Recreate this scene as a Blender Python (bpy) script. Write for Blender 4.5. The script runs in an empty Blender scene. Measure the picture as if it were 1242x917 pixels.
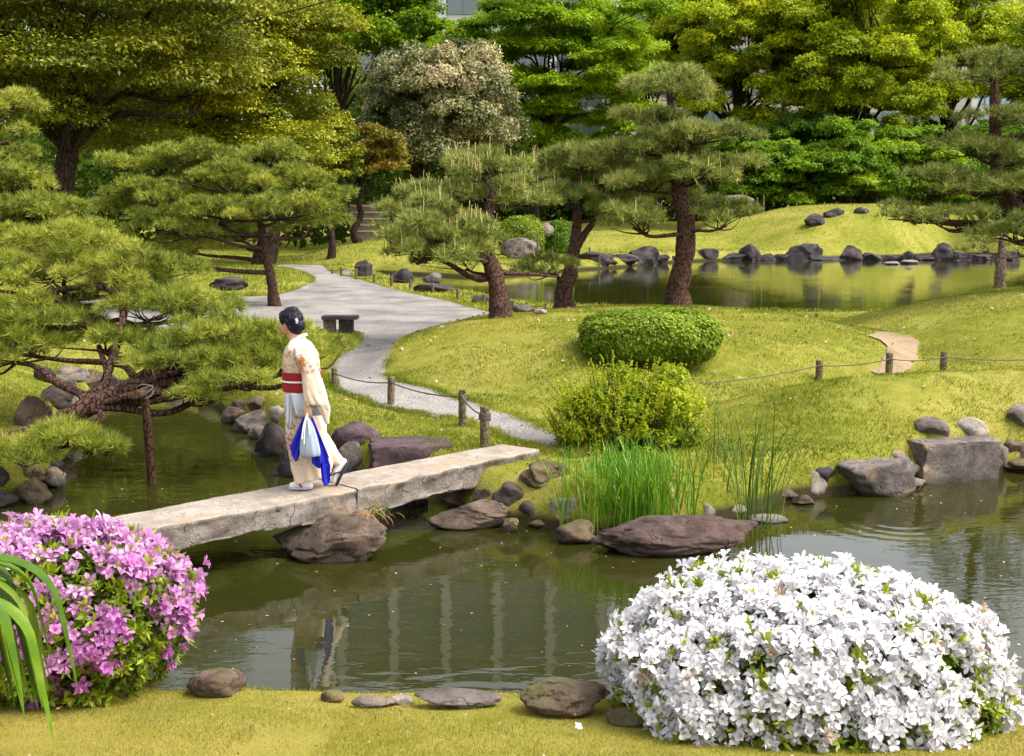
import bpy, bmesh, math
import numpy as np
from mathutils import Vector, Matrix

rng = np.random.default_rng(11)
SC = bpy.context.scene
COL = SC.collection
R = math.radians

# ------------------------------------------------------------------ camera model (photo pixels -> world)
F, CX, CY, ZC = 1500.0, 621.0, 458.5, 3.0
PITCH = math.atan((CY - 250.0) / F)
cp, sp = math.cos(PITCH), math.sin(PITCH)


def ray(px, py):
    a, b = (px - CX) / F, (CY - py) / F
    return np.array([a, cp + b * sp, -sp + b * cp])


def G(px, py, z=0.0):
    d = ray(px, py)
    return np.array([0, 0, ZC]) + d * ((z - ZC) / d[2])


def D(px, py, Y):
    d = ray(px, py)
    return np.array([0, 0, ZC]) + d * (Y / d[1])


cam_d = bpy.data.cameras.new('camera')
cam = bpy.data.objects.new('camera', cam_d)
COL.objects.link(cam)
cam.location = (0, 0, ZC)
cam.rotation_euler = (math.pi / 2 - PITCH, 0, 0)
cam_d.sensor_width = 36.0
cam_d.lens = 36.0 * F / 1242.0
cam_d.clip_end = 2000
SC.camera = cam

# ------------------------------------------------------------------ numpy noise
_perm = np.random.default_rng(3).random(65536).astype(np.float64)


def _h(ix, iy, iz, s):
    return _perm[(ix * 73856093 ^ iy * 19349663 ^ iz * 83492791 ^ (s * 2654435)) & 65535]


def vnoise(P, s=0):
    P = np.asarray(P, float)
    i = np.floor(P).astype(np.int64)
    f = P - i
    f = f * f * (3 - 2 * f)
    out = 0
    for dx in (0, 1):
        wx = f[..., 0] if dx else 1 - f[..., 0]
        for dy in (0, 1):
            wy = f[..., 1] if dy else 1 - f[..., 1]
            for dz in (0, 1):
                wz = f[..., 2] if dz else 1 - f[..., 2]
                out = out + wx * wy * wz * _h(i[..., 0] + dx, i[..., 1] + dy, i[..., 2] + dz, s)
    return out * 2 - 1


def fbm(P, oc=4, s=0, gain=.5):
    P = np.asarray(P, float)
    a, t = 1.0, 0
    for k in range(oc):
        t = t + a * vnoise(P * 2 ** k + 17.3 * k, s + k)
        a *= gain
    return t


def fbm2(x, y, sc, oc=3, s=0):
    return fbm(np.stack([x * sc, y * sc, np.zeros_like(x) + .5], -1), oc, s)


def unit(v):
    return v / np.maximum(np.linalg.norm(v, axis=-1, keepdims=True), 1e-9)


def sstep(a, b, x):
    t = np.clip((x - a) / (b - a), 0, 1)
    return t * t * (3 - 2 * t)


def wmat(o):
    m = Matrix.Translation(o.location)
    return wmat(o.parent) @ o.matrix_parent_inverse @ m if o.parent else m


# ------------------------------------------------------------------ mesh accumulation
class MB:
    def __init__(s):
        s.V, s.F, s.T, s.M, s.n = [], [], [], [], 0

    def add(s, V, F, tone=0.5, mi=0):
        V = np.asarray(V, float).reshape(-1, 3)
        F = np.asarray(F, np.int64)
        s.V.append(V)
        s.F.append(F + s.n)
        s.T.append(np.broadcast_to(np.asarray(tone, float), (len(F),)).copy())
        s.M.append(np.full(len(F), mi, np.int32))
        s.n += len(V)
        return s

    def build(s, name, mats, parent=None, smooth=True):
        me = bpy.data.meshes.new(name)
        V = np.concatenate(s.V)
        me.vertices.add(len(V))
        me.vertices.foreach_set('co', V.astype(np.float32).ravel())
        tot = np.concatenate([np.full(len(f), f.shape[1], np.int32) for f in s.F])
        loops = np.concatenate([f.ravel() for f in s.F]).astype(np.int32)
        me.loops.add(len(loops))
        me.loops.foreach_set('vertex_index', loops)
        st = np.zeros(len(tot), np.int32)
        st[1:] = np.cumsum(tot)[:-1]
        me.polygons.add(len(tot))
        me.polygons.foreach_set('loop_start', st)
        me.polygons.foreach_set('loop_total', tot)
        me.polygons.foreach_set('use_smooth', np.full(len(tot), smooth, bool))
        me.polygons.foreach_set('material_index', np.concatenate(s.M))
        at = me.attributes.new('tone', 'FLOAT', 'FACE')
        at.data.foreach_set('value', np.concatenate(s.T).astype(np.float32))
        me.update(calc_edges=True)
        if not isinstance(mats, (list, tuple)):
            mats = [mats]
        for m in mats:
            me.materials.append(m)
        o = bpy.data.objects.new(name, me)
        COL.objects.link(o)
        if parent is not None:
            o.parent = parent
            o.matrix_parent_inverse = wmat(parent).inverted()
        return o


def tag(o, label=None, cat=None, group=None, kind=None):
    for k, v in (('label', label), ('category', cat), ('group', group), ('kind', kind)):
        if v:
            o[k] = v
    return o


def empty(name, loc, label, cat, group=None):
    o = bpy.data.objects.new(name, None)
    COL.objects.link(o)
    o.location = [float(v) for v in loc]
    o.empty_display_size = .2
    return tag(o, label, cat, group)


def ring_faces(nr, ns, cap=True):
    i = np.arange(nr - 1)[:, None] * ns
    j = np.arange(ns)[None, :]
    j2 = (j + 1) % ns
    q = np.stack([i + j, i + j2, i + ns + j2, i + ns + j], -1).reshape(-1, 4)
    return q


def tube(mb, pts, rad, ns=8, tone=.5, mi=0, rough=0.0, seed=0, sub=0):
    P = np.asarray(pts, float)
    r = np.broadcast_to(np.asarray(rad, float), (len(P),)).copy()
    if sub:
        P, r = catmull(P, sub, r)
    t = unit(np.gradient(P, axis=0))
    ref = np.array([0.31, 0.85, 0.12])
    a = unit(np.cross(t, ref))
    b = np.cross(t, a)
    an = np.linspace(0, 2 * np.pi, ns, endpoint=False)
    V = P[:, None, :] + r[:, None, None] * (np.cos(an)[None, :, None] * a[:, None, :] + np.sin(an)[None, :, None] * b[:, None, :])
    if rough:
        d = V - P[:, None, :]
        V = P[:, None, :] + d * (1 + rough * fbm(V / np.maximum(r.mean(), .02) * .9, 3, seed))[..., None]
    F = ring_faces(len(P), ns)
    mb.add(V, F, tone, mi)
    # caps
    n = mb.n
    c0 = np.concatenate([V[0], P[:1]])
    idx = np.arange(ns)
    mb.add(c0, np.stack([np.full(ns, ns), (idx + 1) % ns, idx], -1), tone, mi)
    c1 = np.concatenate([V[-1], P[-1:]])
    mb.add(c1, np.stack([np.full(ns, ns), idx, (idx + 1) % ns], -1), tone, mi)


def catmull(P, sub, r=None):
    P = np.asarray(P, float)
    Q = np.concatenate([2 * P[:1] - P[1:2], P, 2 * P[-1:] - P[-2:-1]])
    out, ro = [], []
    for i in range(len(P) - 1):
        p0, p1, p2, p3 = Q[i], Q[i + 1], Q[i + 2], Q[i + 3]
        for k in range(sub):
            t = k / sub
            out.append(.5 * (2 * p1 + (p2 - p0) * t + (2 * p0 - 5 * p1 + 4 * p2 - p3) * t * t + (3 * p1 - p0 - 3 * p2 + p3) * t ** 3))
            if r is not None:
                ro.append(r[i] * (1 - t) + r[i + 1] * t)
    out.append(P[-1])
    if r is not None:
        ro.append(r[-1])
        return np.array(out), np.array(ro)
    return np.array(out)


def box(mb, lo, hi, tone=.5, mi=0, rot=0, c=None):
    x0, y0, z0 = lo
    x1, y1, z1 = hi
    V = np.array([[x0, y0, z0], [x1, y0, z0], [x1, y1, z0], [x0, y1, z0], [x0, y0, z1], [x1, y0, z1], [x1, y1, z1], [x0, y1, z1]], float)
    if rot:
        c = V.mean(0) if c is None else np.asarray(c, float)
        ca, sa = math.cos(rot), math.sin(rot)
        d = V - c
        V = c + np.stack([d[:, 0] * ca - d[:, 1] * sa, d[:, 0] * sa + d[:, 1] * ca, d[:, 2]], -1)
    F = [[0, 3, 2, 1], [4, 5, 6, 7], [0, 1, 5, 4], [1, 2, 6, 5], [2, 3, 7, 6], [3, 0, 4, 7]]
    mb.add(V, F, tone, mi)


_ico = {}


def ico(n):
    if n not in _ico:
        bm = bmesh.new()
        bmesh.ops.create_icosphere(bm, subdivisions=n, radius=1)
        V = np.array([v.co[:] for v in bm.verts])
        Fc = np.array([[v.index for v in f.verts] for f in bm.faces])
        bm.free()
        _ico[n] = (V, Fc)
    return _ico[n]


# ------------------------------------------------------------------ materials
class NT:
    def __init__(s, name):
        s.m = bpy.data.materials.new(name)
        s.m.use_nodes = True
        s.t = s.m.node_tree
        s.t.nodes.clear()
        s.out = s.n('ShaderNodeOutputMaterial')

    def n(s, typ, **kw):
        nd = s.t.nodes.new(typ)
        for k, v in kw.items():
            if k in ('op', 'operation'):
                nd.operation = v
            elif hasattr(nd, k) and not k.startswith('i_'):
                setattr(nd, k, v)
        return nd

    def l(s, a, b):
        s.t.links.new(a, b)

    def val(s, sock, v):
        if hasattr(v, 'is_linked') or isinstance(v, bpy.types.NodeSocket):
            s.l(v, sock)
        else:
            sock.default_value = v

    def math(s, op, a, b=0.0, clamp=False):
        nd = s.n('ShaderNodeMath', op=op)
        nd.use_clamp = clamp
        s.val(nd.inputs[0], a)
        s.val(nd.inputs[1], b)
        return nd.outputs[0]

    def mix(s, f, a, b):
        nd = s.n('ShaderNodeMix')
        nd.data_type = 'RGBA'
        s.val(nd.inputs[0], f)
        for sk, v in ((nd.inputs[6], a), (nd.inputs[7], b)):
            s.val(sk, (*v, 1) if isinstance(v, (tuple, list)) and len(v) == 3 else v)
        return nd.outputs[2]

    def pos(s):
        return s.n('ShaderNodeNewGeometry').outputs['Position']

    def obj(s):
        return s.n('ShaderNodeTexCoord').outputs['Object']

    def noise(s, vec, scale, detail=3.0, rough=.55, dist=0.0):
        nd = s.n('ShaderNodeTexNoise')
        s.l(vec, nd.inputs['Vector'])
        nd.inputs['Scale'].default_value = scale
        nd.inputs['Detail'].default_value = detail
        nd.inputs['Roughness'].default_value = rough
        nd.inputs['Distortion'].default_value = dist
        return nd.outputs['Fac']

    def ramp(s, fac, stops, interp='LINEAR'):
        nd = s.n('ShaderNodeValToRGB')
        cr = nd.color_ramp
        cr.interpolation = interp
        while len(cr.elements) < len(stops):
            cr.elements.new(.5)
        for e, (p, c) in zip(cr.elements, stops):
            e.position = p
            e.color = (*c, 1) if len(c) == 3 else c
        s.val(nd.inputs[0], fac)
        return nd.outputs[0]

    def rng01(s, v, a, b):
        nd = s.n('ShaderNodeMapRange')
        nd.interpolation_type = 'SMOOTHSTEP'
        s.val(nd.inputs[0], v)
        nd.inputs[1].default_value = a
        nd.inputs[2].default_value = b
        return nd.outputs[0]

    def scale(s, vec, sc):
        nd = s.n('ShaderNodeMapping')
        s.l(vec, nd.inputs[0])
        nd.inputs['Scale'].default_value = sc
        return nd.outputs[0]

    def tone(s):
        nd = s.n('ShaderNodeAttribute')
        nd.attribute_name = 'tone'
        return nd.outputs['Fac']

    def bump(s, h, strength=.5, dist=.02, normal=None):
        nd = s.n('ShaderNodeBump')
        nd.inputs['Strength'].default_value = strength
        nd.inputs['Distance'].default_value = dist
        s.l(h, nd.inputs['Height'])
        if normal is not None:
            s.l(normal, nd.inputs['Normal'])
        return nd.outputs[0]

    def bsdf(s, color, rough=.7, normal=None, spec=.3, **kw):
        nd = s.n('ShaderNodeBsdfPrincipled')
        s.val(nd.inputs['Base Color'], (*color, 1) if isinstance(color, tuple) and len(color) == 3 else color)
        s.val(nd.inputs['Roughness'], rough)
        nd.inputs['Specular IOR Level'].default_value = spec
        for k, v in kw.items():
            nd.inputs[k.replace('_', ' ')].default_value = v
        if normal is not None:
            s.l(normal, nd.inputs['Normal'])
        return nd.outputs[0]

    def done(s, sh):
        s.l(sh, s.out.inputs['Surface'])
        return s.m


def foliage(name, dark, mid, light, trans=.35, rough=.55, spec=.25, vscale=.6, vamt=.25):
    k = NT(name)
    t = k.math('ADD', k.tone(), k.math('MULTIPLY', k.math('SUBTRACT', k.noise(k.pos(), vscale, 2), .5), vamt * 2))
    c = k.ramp(t, [(0.0, dark), (.5, mid), (1.0, light)])
    b = k.bsdf(c, rough, spec=spec)
    tr = k.n('ShaderNodeBsdfTranslucent')
    k.l(c, tr.inputs[0])
    mx = k.n('ShaderNodeMixShader')
    mx.inputs[0].default_value = trans
    k.l(b, mx.inputs[1])
    k.l(tr.outputs[0], mx.inputs[2])
    return k.done(mx.outputs[0])


def bark(name, a, b, sc=9, plate=True, strength=1.0):
    k = NT(name)
    p = k.scale(k.pos(), (1, 1, .42))
    vo = k.n('ShaderNodeTexVoronoi')
    vo.feature = 'DISTANCE_TO_EDGE'
    nz = k.n('ShaderNodeTexNoise')
    k.l(p, nz.inputs['Vector'])
    nz.inputs['Scale'].default_value = sc * .8
    ad = k.n('ShaderNodeVectorMath', op='ADD')
    scl = k.n('ShaderNodeVectorMath', op='SCALE')
    k.l(nz.outputs['Color'], scl.inputs[0])
    scl.inputs['Scale'].default_value = .8 / sc
    k.l(p, ad.inputs[0])
    k.l(scl.outputs[0], ad.inputs[1])
    k.l(ad.outputs[0], vo.inputs['Vector'])
    vo.inputs['Scale'].default_value = sc
    e = k.rng01(vo.outputs['Distance'], 0.0, .12)
    n2 = k.noise(k.pos(), sc * 3, 4)
    c = k.mix(n2, a, b)
    c = k.mix(k.math('SUBTRACT', 1.0, e), c, tuple(v * .5 for v in a))
    h = k.math('ADD', e, k.math('MULTIPLY', n2, .5))
    return k.done(k.bsdf(c, .9, k.bump(h, strength, .03), spec=.15))


def stone(name, a, b, c3=None, sc=6, rough=.85, bump=.6, moss=None, wet=True, speck=None):
    k = NT(name)
    P = k.pos()
    n1 = k.noise(P, sc, 5, .62)
    n2 = k.noise(P, sc * 6, 5, .7)
    n3 = k.noise(P, sc * .45, 2)
    col = k.mix(k.rng01(n1, .32, .68), a, b)
    col = k.mix(k.math('MULTIPLY', k.rng01(n2, .45, .75), .55), col, tuple(v * .45 for v in a))
    if c3:
        col = k.mix(k.rng01(n3, .52, .66), col, c3)
    if speck:
        col = k.mix(k.rng01(k.noise(P, 90, 2, .8), .58, .72), col, speck)
    if moss:
        sepn = k.n('ShaderNodeSeparateXYZ')
        k.l(k.n('ShaderNodeNewGeometry').outputs['Normal'], sepn.inputs[0])
        mf = k.math('MULTIPLY', k.rng01(sepn.outputs[2], .35, .9), k.rng01(n3, .42, .6))
        col = k.mix(k.math('MULTIPLY', mf, .75), col, moss)
    vc = k.n('ShaderNodeTexVoronoi')
    vc.feature = 'DISTANCE_TO_EDGE'
    wv = k.n('ShaderNodeVectorMath', op='ADD')
    nv_ = k.n('ShaderNodeTexNoise')
    k.l(P, nv_.inputs['Vector'])
    nv_.inputs['Scale'].default_value = sc * .7
    k.l(P, wv.inputs[0])
    k.l(nv_.outputs['Color'], wv.inputs[1])
    k.l(wv.outputs[0], vc.inputs['Vector'])
    vc.inputs['Scale'].default_value = sc * .5
    crack = k.math('MULTIPLY', k.math('SUBTRACT', 1.0, k.rng01(vc.outputs['Distance'], .0, .022)), k.rng01(n1, .46, .60))
    col = k.mix(k.math('MULTIPLY', crack, .7), col, tuple(v * .3 for v in a))
    n4 = k.noise(P, sc * 24, 3, .8)
    col = k.mix(k.math('MULTIPLY', k.rng01(n4, .50, .66), .40), col, tuple(v * .5 for v in a))
    lich = k.math('MULTIPLY', k.rng01(k.noise(P, sc * 9, 4, .7), .60, .68), k.rng01(n3, .40, .60))
    col = k.mix(k.math('MULTIPLY', lich, .5), col, tuple(min(.5, v * 1.7 + .03) for v in b))
    r = rough
    if wet:
        sep = k.n('ShaderNodeSeparateXYZ')
        k.l(P, sep.inputs[0])
        wz = k.math('ADD', sep.outputs[2], k.math('MULTIPLY', n1, -.05))
        w = k.math('SUBTRACT', 1.0, k.rng01(wz, -.005, .045))
        col = k.mix(k.math('MULTIPLY', w, .65), col, (.02, .018, .012))
        r = k.math('SUBTRACT', rough, k.math('MULTIPLY', w, .5))
    h = k.math('ADD', k.math('MULTIPLY', n1, .8), k.math('MULTIPLY', n2, .35))
    h = k.math('SUBTRACT', k.math('ADD', h, k.math('MULTIPLY', n4, .12)), k.math('MULTIPLY', crack, .5))
    return k.done(k.bsdf(col, r, k.bump(h, bump, .04), spec=.3))


def plain(name, col, rough=.6, var=.15, sc=30, spec=.3, bump=0.0):
    k = NT(name)
    n = k.noise(k.obj(), sc, 4)
    c = k.mix(n, tuple(v * (1 - var) for v in col), tuple(min(1, v * (1 + var)) for v in col))
    return k.done(k.bsdf(c, rough, k.bump(n, bump, .005) if bump else None, spec=spec))


# ------------------------------------------------------------------ terrain
def sd_poly(x, y, poly):
    poly = np.asarray(poly, float)[:, :2]
    d = np.full(x.shape, 1e18)
    ins = np.zeros(x.shape, bool)
    n = len(poly)
    for i in range(n):
        a, b = poly[i], poly[(i + 1) % n]
        ex, ey = b - a
        wx, wy = x - a[0], y - a[1]
        t = np.clip((wx * ex + wy * ey) / max(ex * ex + ey * ey, 1e-12), 0, 1)
        d = np.minimum(d, (wx - ex * t) ** 2 + (wy - ey * t) ** 2)
        c = ((a[1] <= y) != (b[1] <= y))
        if abs(ey) > 1e-12:
            c &= x < a[0] + (y - a[1]) * ex / ey
        ins ^= c
    d = np.sqrt(d)
    return np.where(ins, -d, d)


def gpoly(pts, z):
    return np.array([G(px, py, z) for px, py in pts])


PA = gpoly([(-900, 870), (-150, 862), (120, 852), (300, 850), (430, 856), (600, 860), (740, 866), (900, 880), (1242, 884), (1900, 890),
            (2300, 600), (1900, 560), (1500, 560), (1242, 572), (1200, 578), (1110, 590), (1040, 603), (960, 608), (905, 628), (840, 650),
            (700, 655), (640, 642), (560, 632), (520, 605), (440, 588), (400, 580), (350, 556), (310, 528), (270, 508), (240, 482),
            (190, 466), (140, 470), (118, 486), (100, 525), (70, 548), (78, 575), (68, 596), (10, 616), (-60, 622), (-600, 640),
            (-700, 700), (-100, 695), (-40, 715), (120, 745), (140, 760), (60, 790), (-900, 800)], 0)
# the last three points close the bank that carries the bridge's hidden end
PA = gpoly([(230, 850), (300, 850), (430, 856), (600, 860), (740, 866), (900, 880), (1242, 884), (1900, 890),
            (2300, 600), (1900, 560), (1500, 560), (1242, 572), (1200, 578), (1110, 590), (1040, 603), (960, 608), (905, 628), (840, 650),
            (700, 655), (640, 642), (560, 632), (520, 605), (440, 588), (400, 580), (350, 556), (310, 528), (270, 508), (240, 482),
            (190, 466), (140, 470), (118, 486), (100, 525), (70, 548), (78, 575), (68, 596), (10, 616), (-60, 622), (-500, 640),
            (-600, 690), (-120, 690), (60, 698), (150, 705), (195, 725), (205, 780)], 0)
PB = gpoly([(437, 333), (480, 344), (520, 354), (560, 364), (600, 371), (650, 381), (700, 387), (850, 391), (1020, 396), (1100, 390),
            (1300, 378), (1900, 376), (2300, 330), (1800, 303), (1242, 311), (1150, 307), (1100, 311), (1000, 313), (930, 315), (850, 317),
            (790, 320), (765, 324), (700, 328), (640, 334), (600, 337), (560, 337), (500, 333), (455, 331)], 0)
PATH_Z = .45
PATHP = gpoly([(700, 552), (650, 541), (633, 536), (599, 520), (555, 505), (510, 496), (467, 489), (411, 473), (398, 455), (412, 430), (434, 413), (425, 402),
               (330, 402), (150, 402), (60, 380), (120, 362), (240, 361), (330, 357), (372, 346), (380, 338), (366, 330), (352, 326), (330, 324), (345, 321), (390, 322), (402, 330),
               (440, 341), (498, 355), (550, 366), (598, 379), (606, 388), (560, 398), (520, 411), (492, 426), (474, 441), (470, 453), (490, 462),
               (545, 477), (613, 497), (662, 517), (720, 538)], PATH_Z)
SANDP = gpoly([(1060, 470), (1064, 450), (1072, 438), (1078, 425), (1072, 416), (1062, 410), (1050, 407), (1060, 403), (1088, 405), (1108, 411), (1114, 424), (1102, 440), (1098, 452), (1110, 470)], .47)


def closed_smooth(P, sub=6):
    P = np.asarray(P)[:, :2]
    n = len(P)
    out = []
    for i in range(n):
        p0, p1, p2, p3 = P[i - 1], P[i], P[(i + 1) % n], P[(i + 2) % n]
        for k in range(sub):
            t = k / sub
            out.append(.5 * (2 * p1 + (p2 - p0) * t + (2 * p0 - 5 * p1 + 4 * p2 - p3) * t * t + (3 * p1 - p0 - 3 * p2 + p3) * t ** 3))
    return np.array(out)


PATHS = closed_smooth(PATHP, 14)
PATHS = PATHS + .05 * np.stack([fbm2(PATHS[:, 0], PATHS[:, 1], 2.3, 3, 71), fbm2(PATHS[:, 0], PATHS[:, 1], 2.3, 3, 72)], -1)



def dome(x, y, cx, cy, rx, ry, h, p=2.2, q=1.2, rot=0):
    dx, dy = x - cx, y - cy
    if rot:
        c, s = math.cos(rot), math.sin(rot)
        dx, dy = dx * c + dy * s, -dx * s + dy * c
    r = np.sqrt((dx / rx) ** 2 + (dy / ry) ** 2)
    return h * np.clip(1 - r ** p, 0, 1) ** q


def land(x, y):
    near = np.maximum(.24, 1.5 - .19 * y)
    b = near + (PATH_Z - near) * sstep(9, 11, y)
    m = dome(x, y, 2.3, 21.8, 4.7, 5.7, .60, 4.4, 1.0, -.2)
    m = m + dome(x, y, 6.9, 14.7, 4.9, 1.75, .56, 3.0, 1.0) - dome(x, y, 5.4, 17.5, 4.8, 1.2, .30)
    m = m + dome(x, y, 12.6, 24.0, 6.4, 6.2, 1.0, 2.4, 1.1)
    m = m + dome(x, y, 23.5, 84, 11.5, 14, 2.7, 2.8, 1.1)
    m = m + dome(x, y, 8, 82, 9, 9, 1.0, 2.2, 1.2)
    m = m + dome(x, y, -6.5, 31.5, 3.2, 2.4, .12)
    m = m + dome(x, y, -7.2, 17.3, 2.2, 2.0, .25)
    m = m + dome(x, y, -6.0, 64, 5, 8, .9)
    far = 1.2 * sstep(88, 125, y)
    n = .03 * fbm2(x, y, .8, 3, 5) + .06 * fbm2(x, y, .12, 2, 9) * sstep(9, 14, y)
    return b + m + far + n


def hgt(x, y):
    x, y = np.asarray(x, float), np.asarray(y, float)
    sa, sb = sd_poly(x, y, PA), sd_poly(x, y, PB)
    sa = sa + .06 * fbm2(x, y, 1.6, 2, 2)
    sb = sb + .25 * fbm2(x, y, .5, 2, 4)
    ka = sstep(-.25, .40, sa)
    kb = sstep(-.7, .8, sb)
    z = land(x, y)
    k = ka * kb
    base = -.55 + (np.minimum(z, .45) + .55) * k + np.maximum(z - .45, 0) * sstep(0, 1.2, sa) * sstep(.0, 2.5, sb)
    sp_ = sd_poly(x, y, PATHS)
    base = base - .05 * sstep(.12, -.02, sp_) * (k > .98)
    return base


def h1(x, y):
    return float(hgt(np.array([x]), np.array([y]))[0])


_hy = np.concatenate([np.arange(4.5, 32, .04), np.arange(32, 110, .2)])


def hit(px, py):
    """distance at which the view through a photo pixel meets the ground or the water"""
    d = ray(px, py)
    t = _hy / d[1]
    z = np.maximum(hgt(d[0] * t, _hy), 0.0)
    k = np.where(ZC + d[2] * t <= z)[0]
    return float(_hy[k[0]]) if len(k) else 100.0


SANDP = np.array([D(px, py, hit(px, py)) for px, py in [(1058, 452), (1068, 440), (1076, 425), (1070, 415), (1056, 409), (1066, 405), (1088, 407), (1108, 412), (1114, 424), (1106, 440), (1100, 452)]])
SANDS = closed_smooth(SANDP, 12)
SANDS = SANDS + .06 * np.stack([fbm2(SANDS[:, 0], SANDS[:, 1], 1.8, 3, 73), fbm2(SANDS[:, 0], SANDS[:, 1], 1.8, 3, 74)], -1)


def build_terrain(mat):
    Y = list(np.arange(-8, 32, .125))
    while Y[-1] < 420:
        Y.append(Y[-1] + max(.125, (Y[-1]) * .0065))
    Y = np.array(Y)
    nx = 380
    t = np.linspace(-1, 1, nx)
    X = t[None, :] * (9 + .62 * np.maximum(Y, 0))[:, None]
    YY = np.broadcast_to(Y[:, None], X.shape)
    Z = hgt(X.ravel(), YY.ravel()).reshape(X.shape)
    V = np.stack([X, YY, Z], -1)
    ny = len(Y)
    i = np.arange(ny - 1)[:, None] * nx
    j = np.arange(nx - 1)[None, :]
    Fq = np.stack([i + j, i + j + 1, i + nx + j + 1, i + nx + j], -1).reshape(-1, 4)
    mb = MB()
    mb.add(V, Fq)
    o = mb.build('ground', mat)
    o['kind'] = 'structure'
    return o


def drape(name, poly, mat, lift, cell):
    bm = bmesh.new()
    vs = [bm.verts.new((p[0], p[1], 0)) for p in poly]
    bm.faces.new(vs)
    bmesh.ops.triangulate(bm, faces=bm.faces[:])
    lo, hi = poly.min(0), poly.max(0)
    for ax in (0, 1):
        v = lo[ax] + cell
        while v < hi[ax]:
            co = [0, 0, 0]
            no = [0, 0, 0]
            co[ax] = v
            no[ax] = 1
            bmesh.ops.bisect_plane(bm, geom=bm.verts[:] + bm.edges[:] + bm.faces[:], plane_co=co, plane_no=no)
            v += cell if ax == 0 or v < 26 else cell * 2.5
    P = np.array([v.co[:] for v in bm.verts])
    z = hgt(P[:, 0], P[:, 1])
    for v, zz in zip(bm.verts, z):
        v.co.z = zz + lift
        v.index = 0
    bmesh.ops.recalc_face_normals(bm, faces=bm.faces[:])
    if sum(f.normal.z for f in bm.faces) < 0:
        bmesh.ops.reverse_faces(bm, faces=bm.faces[:])
    me = bpy.data.meshes.new(name)
    bm.to_mesh(me)
    bm.free()
    for p in me.polygons:
        p.use_smooth = True
    me.materials.append(mat)
    o = bpy.data.objects.new(name, me)
    COL.objects.link(o)
    o['kind'] = 'structure'
    return o


GRASS_D, GRASS_M, GRASS_L = (.052, .082, .006), (.185, .200, .020), (.36, .31, .07)


def ground_mat():
    k = NT('lawn')
    P = k.pos()
    n1 = k.noise(P, .55, 4, .6)
    n2 = k.noise(P, 5, 5, .65)
    n3 = k.noise(P, 45, 3, .7)
    t = k.math('ADD', k.math('MULTIPLY', n1, .65), k.math('MULTIPLY', n2, .55))
    c = k.ramp(t, [(.30, GRASS_D), (.52, GRASS_M), (.78, GRASS_L)])
    c = k.mix(k.math('MULTIPLY', n3, .5), c, (.05, .055, .006))
    sep = k.n('ShaderNodeSeparateXYZ')
    k.l(P, sep.inputs[0])
    tan = k.math('MULTIPLY', k.math('SUBTRACT', 1.0, k.rng01(sep.outputs[1], 7.6, 9.0)), k.rng01(n1, .30, .62))
    c = k.mix(k.math('MULTIPLY', tan, .6), c, (.27, .205, .045))
    w = k.math('SUBTRACT', 1.0, k.rng01(k.math('ADD', sep.outputs[2], k.math('MULTIPLY', n2, -.08)), .03, .13))
    c = k.mix(w, c, (.035, .027, .012))
    return k.done(k.bsdf(c, .95, k.bump(k.math('ADD', n2, n3), .8, .03), spec=.1))


def gravel_mat(name, a, b):
    k = NT(name)
    P = k.pos()
    vo = k.n('ShaderNodeTexVoronoi')
    k.l(P, vo.inputs['Vector'])
    vo.inputs['Scale'].default_value = 38
    n1 = k.noise(P, .9, 4)
    n2 = k.noise(P, 14, 6, .75)
    sep = k.n('ShaderNodeSeparateColor')
    k.l(vo.outputs['Color'], sep.inputs[0])
    c = k.mix(sep.outputs[0], a, b)
    c = k.mix(k.rng01(n1, .35, .7), c, tuple(v * .72 for v in a))
    c = k.mix(k.math('MULTIPLY', k.rng01(n2, .5, .7), .45), c, tuple(v * .5 for v in a))
    return k.done(k.bsdf(c, .92, k.bump(k.math('ADD', vo.outputs['Distance'], n2), .7, .02), spec=.2))


def water_mat():
    k = NT('pond_water')
    P = k.pos()
    n1 = k.noise(k.scale(P, (1.0, 2.6, 1)), 1.7, 3, .5, .4)
    n2 = k.noise(k.scale(P, (1.0, 2.2, 1)), 7, 3, .5)
    n3 = k.noise(k.scale(P, (1.0, 1.0, 1)), .35, 2)
    patch = k.math('MULTIPLY', k.rng01(n3, .42, .62), 1.0)
    # spreading rings where something touched the water
    c = G(1090, 632, 0)
    sub = k.n('ShaderNodeVectorMath', op='SUBTRACT')
    k.l(P, sub.inputs[0])
    sub.inputs[1].default_value = (float(c[0]), float(c[1]), 0)
    ln = k.n('ShaderNodeVectorMath', op='LENGTH')
    k.l(sub.outputs[0], ln.inputs[0])
    r = ln.outputs['Value']
    ring = k.math('MULTIPLY', k.math('SINE', k.math('MULTIPLY', r, 34.0)), k.math('SUBTRACT', 1.0, k.rng01(r, .25, 1.15)))
    h = k.math('ADD', k.math('MULTIPLY', n1, .7), k.math('MULTIPLY', k.math('MULTIPLY', n2, patch), .35))
    h = k.math('ADD', h, k.math('MULTIPLY', ring, .22))
    nb = k.bump(h, .12, .03)
    col = k.mix(k.noise(P, .5, 3), (.013, .0155, .003), (.029, .0275, .005))
    return k.done(k.bsdf(col, .015, nb, spec=.5, IOR=1.33))


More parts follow.
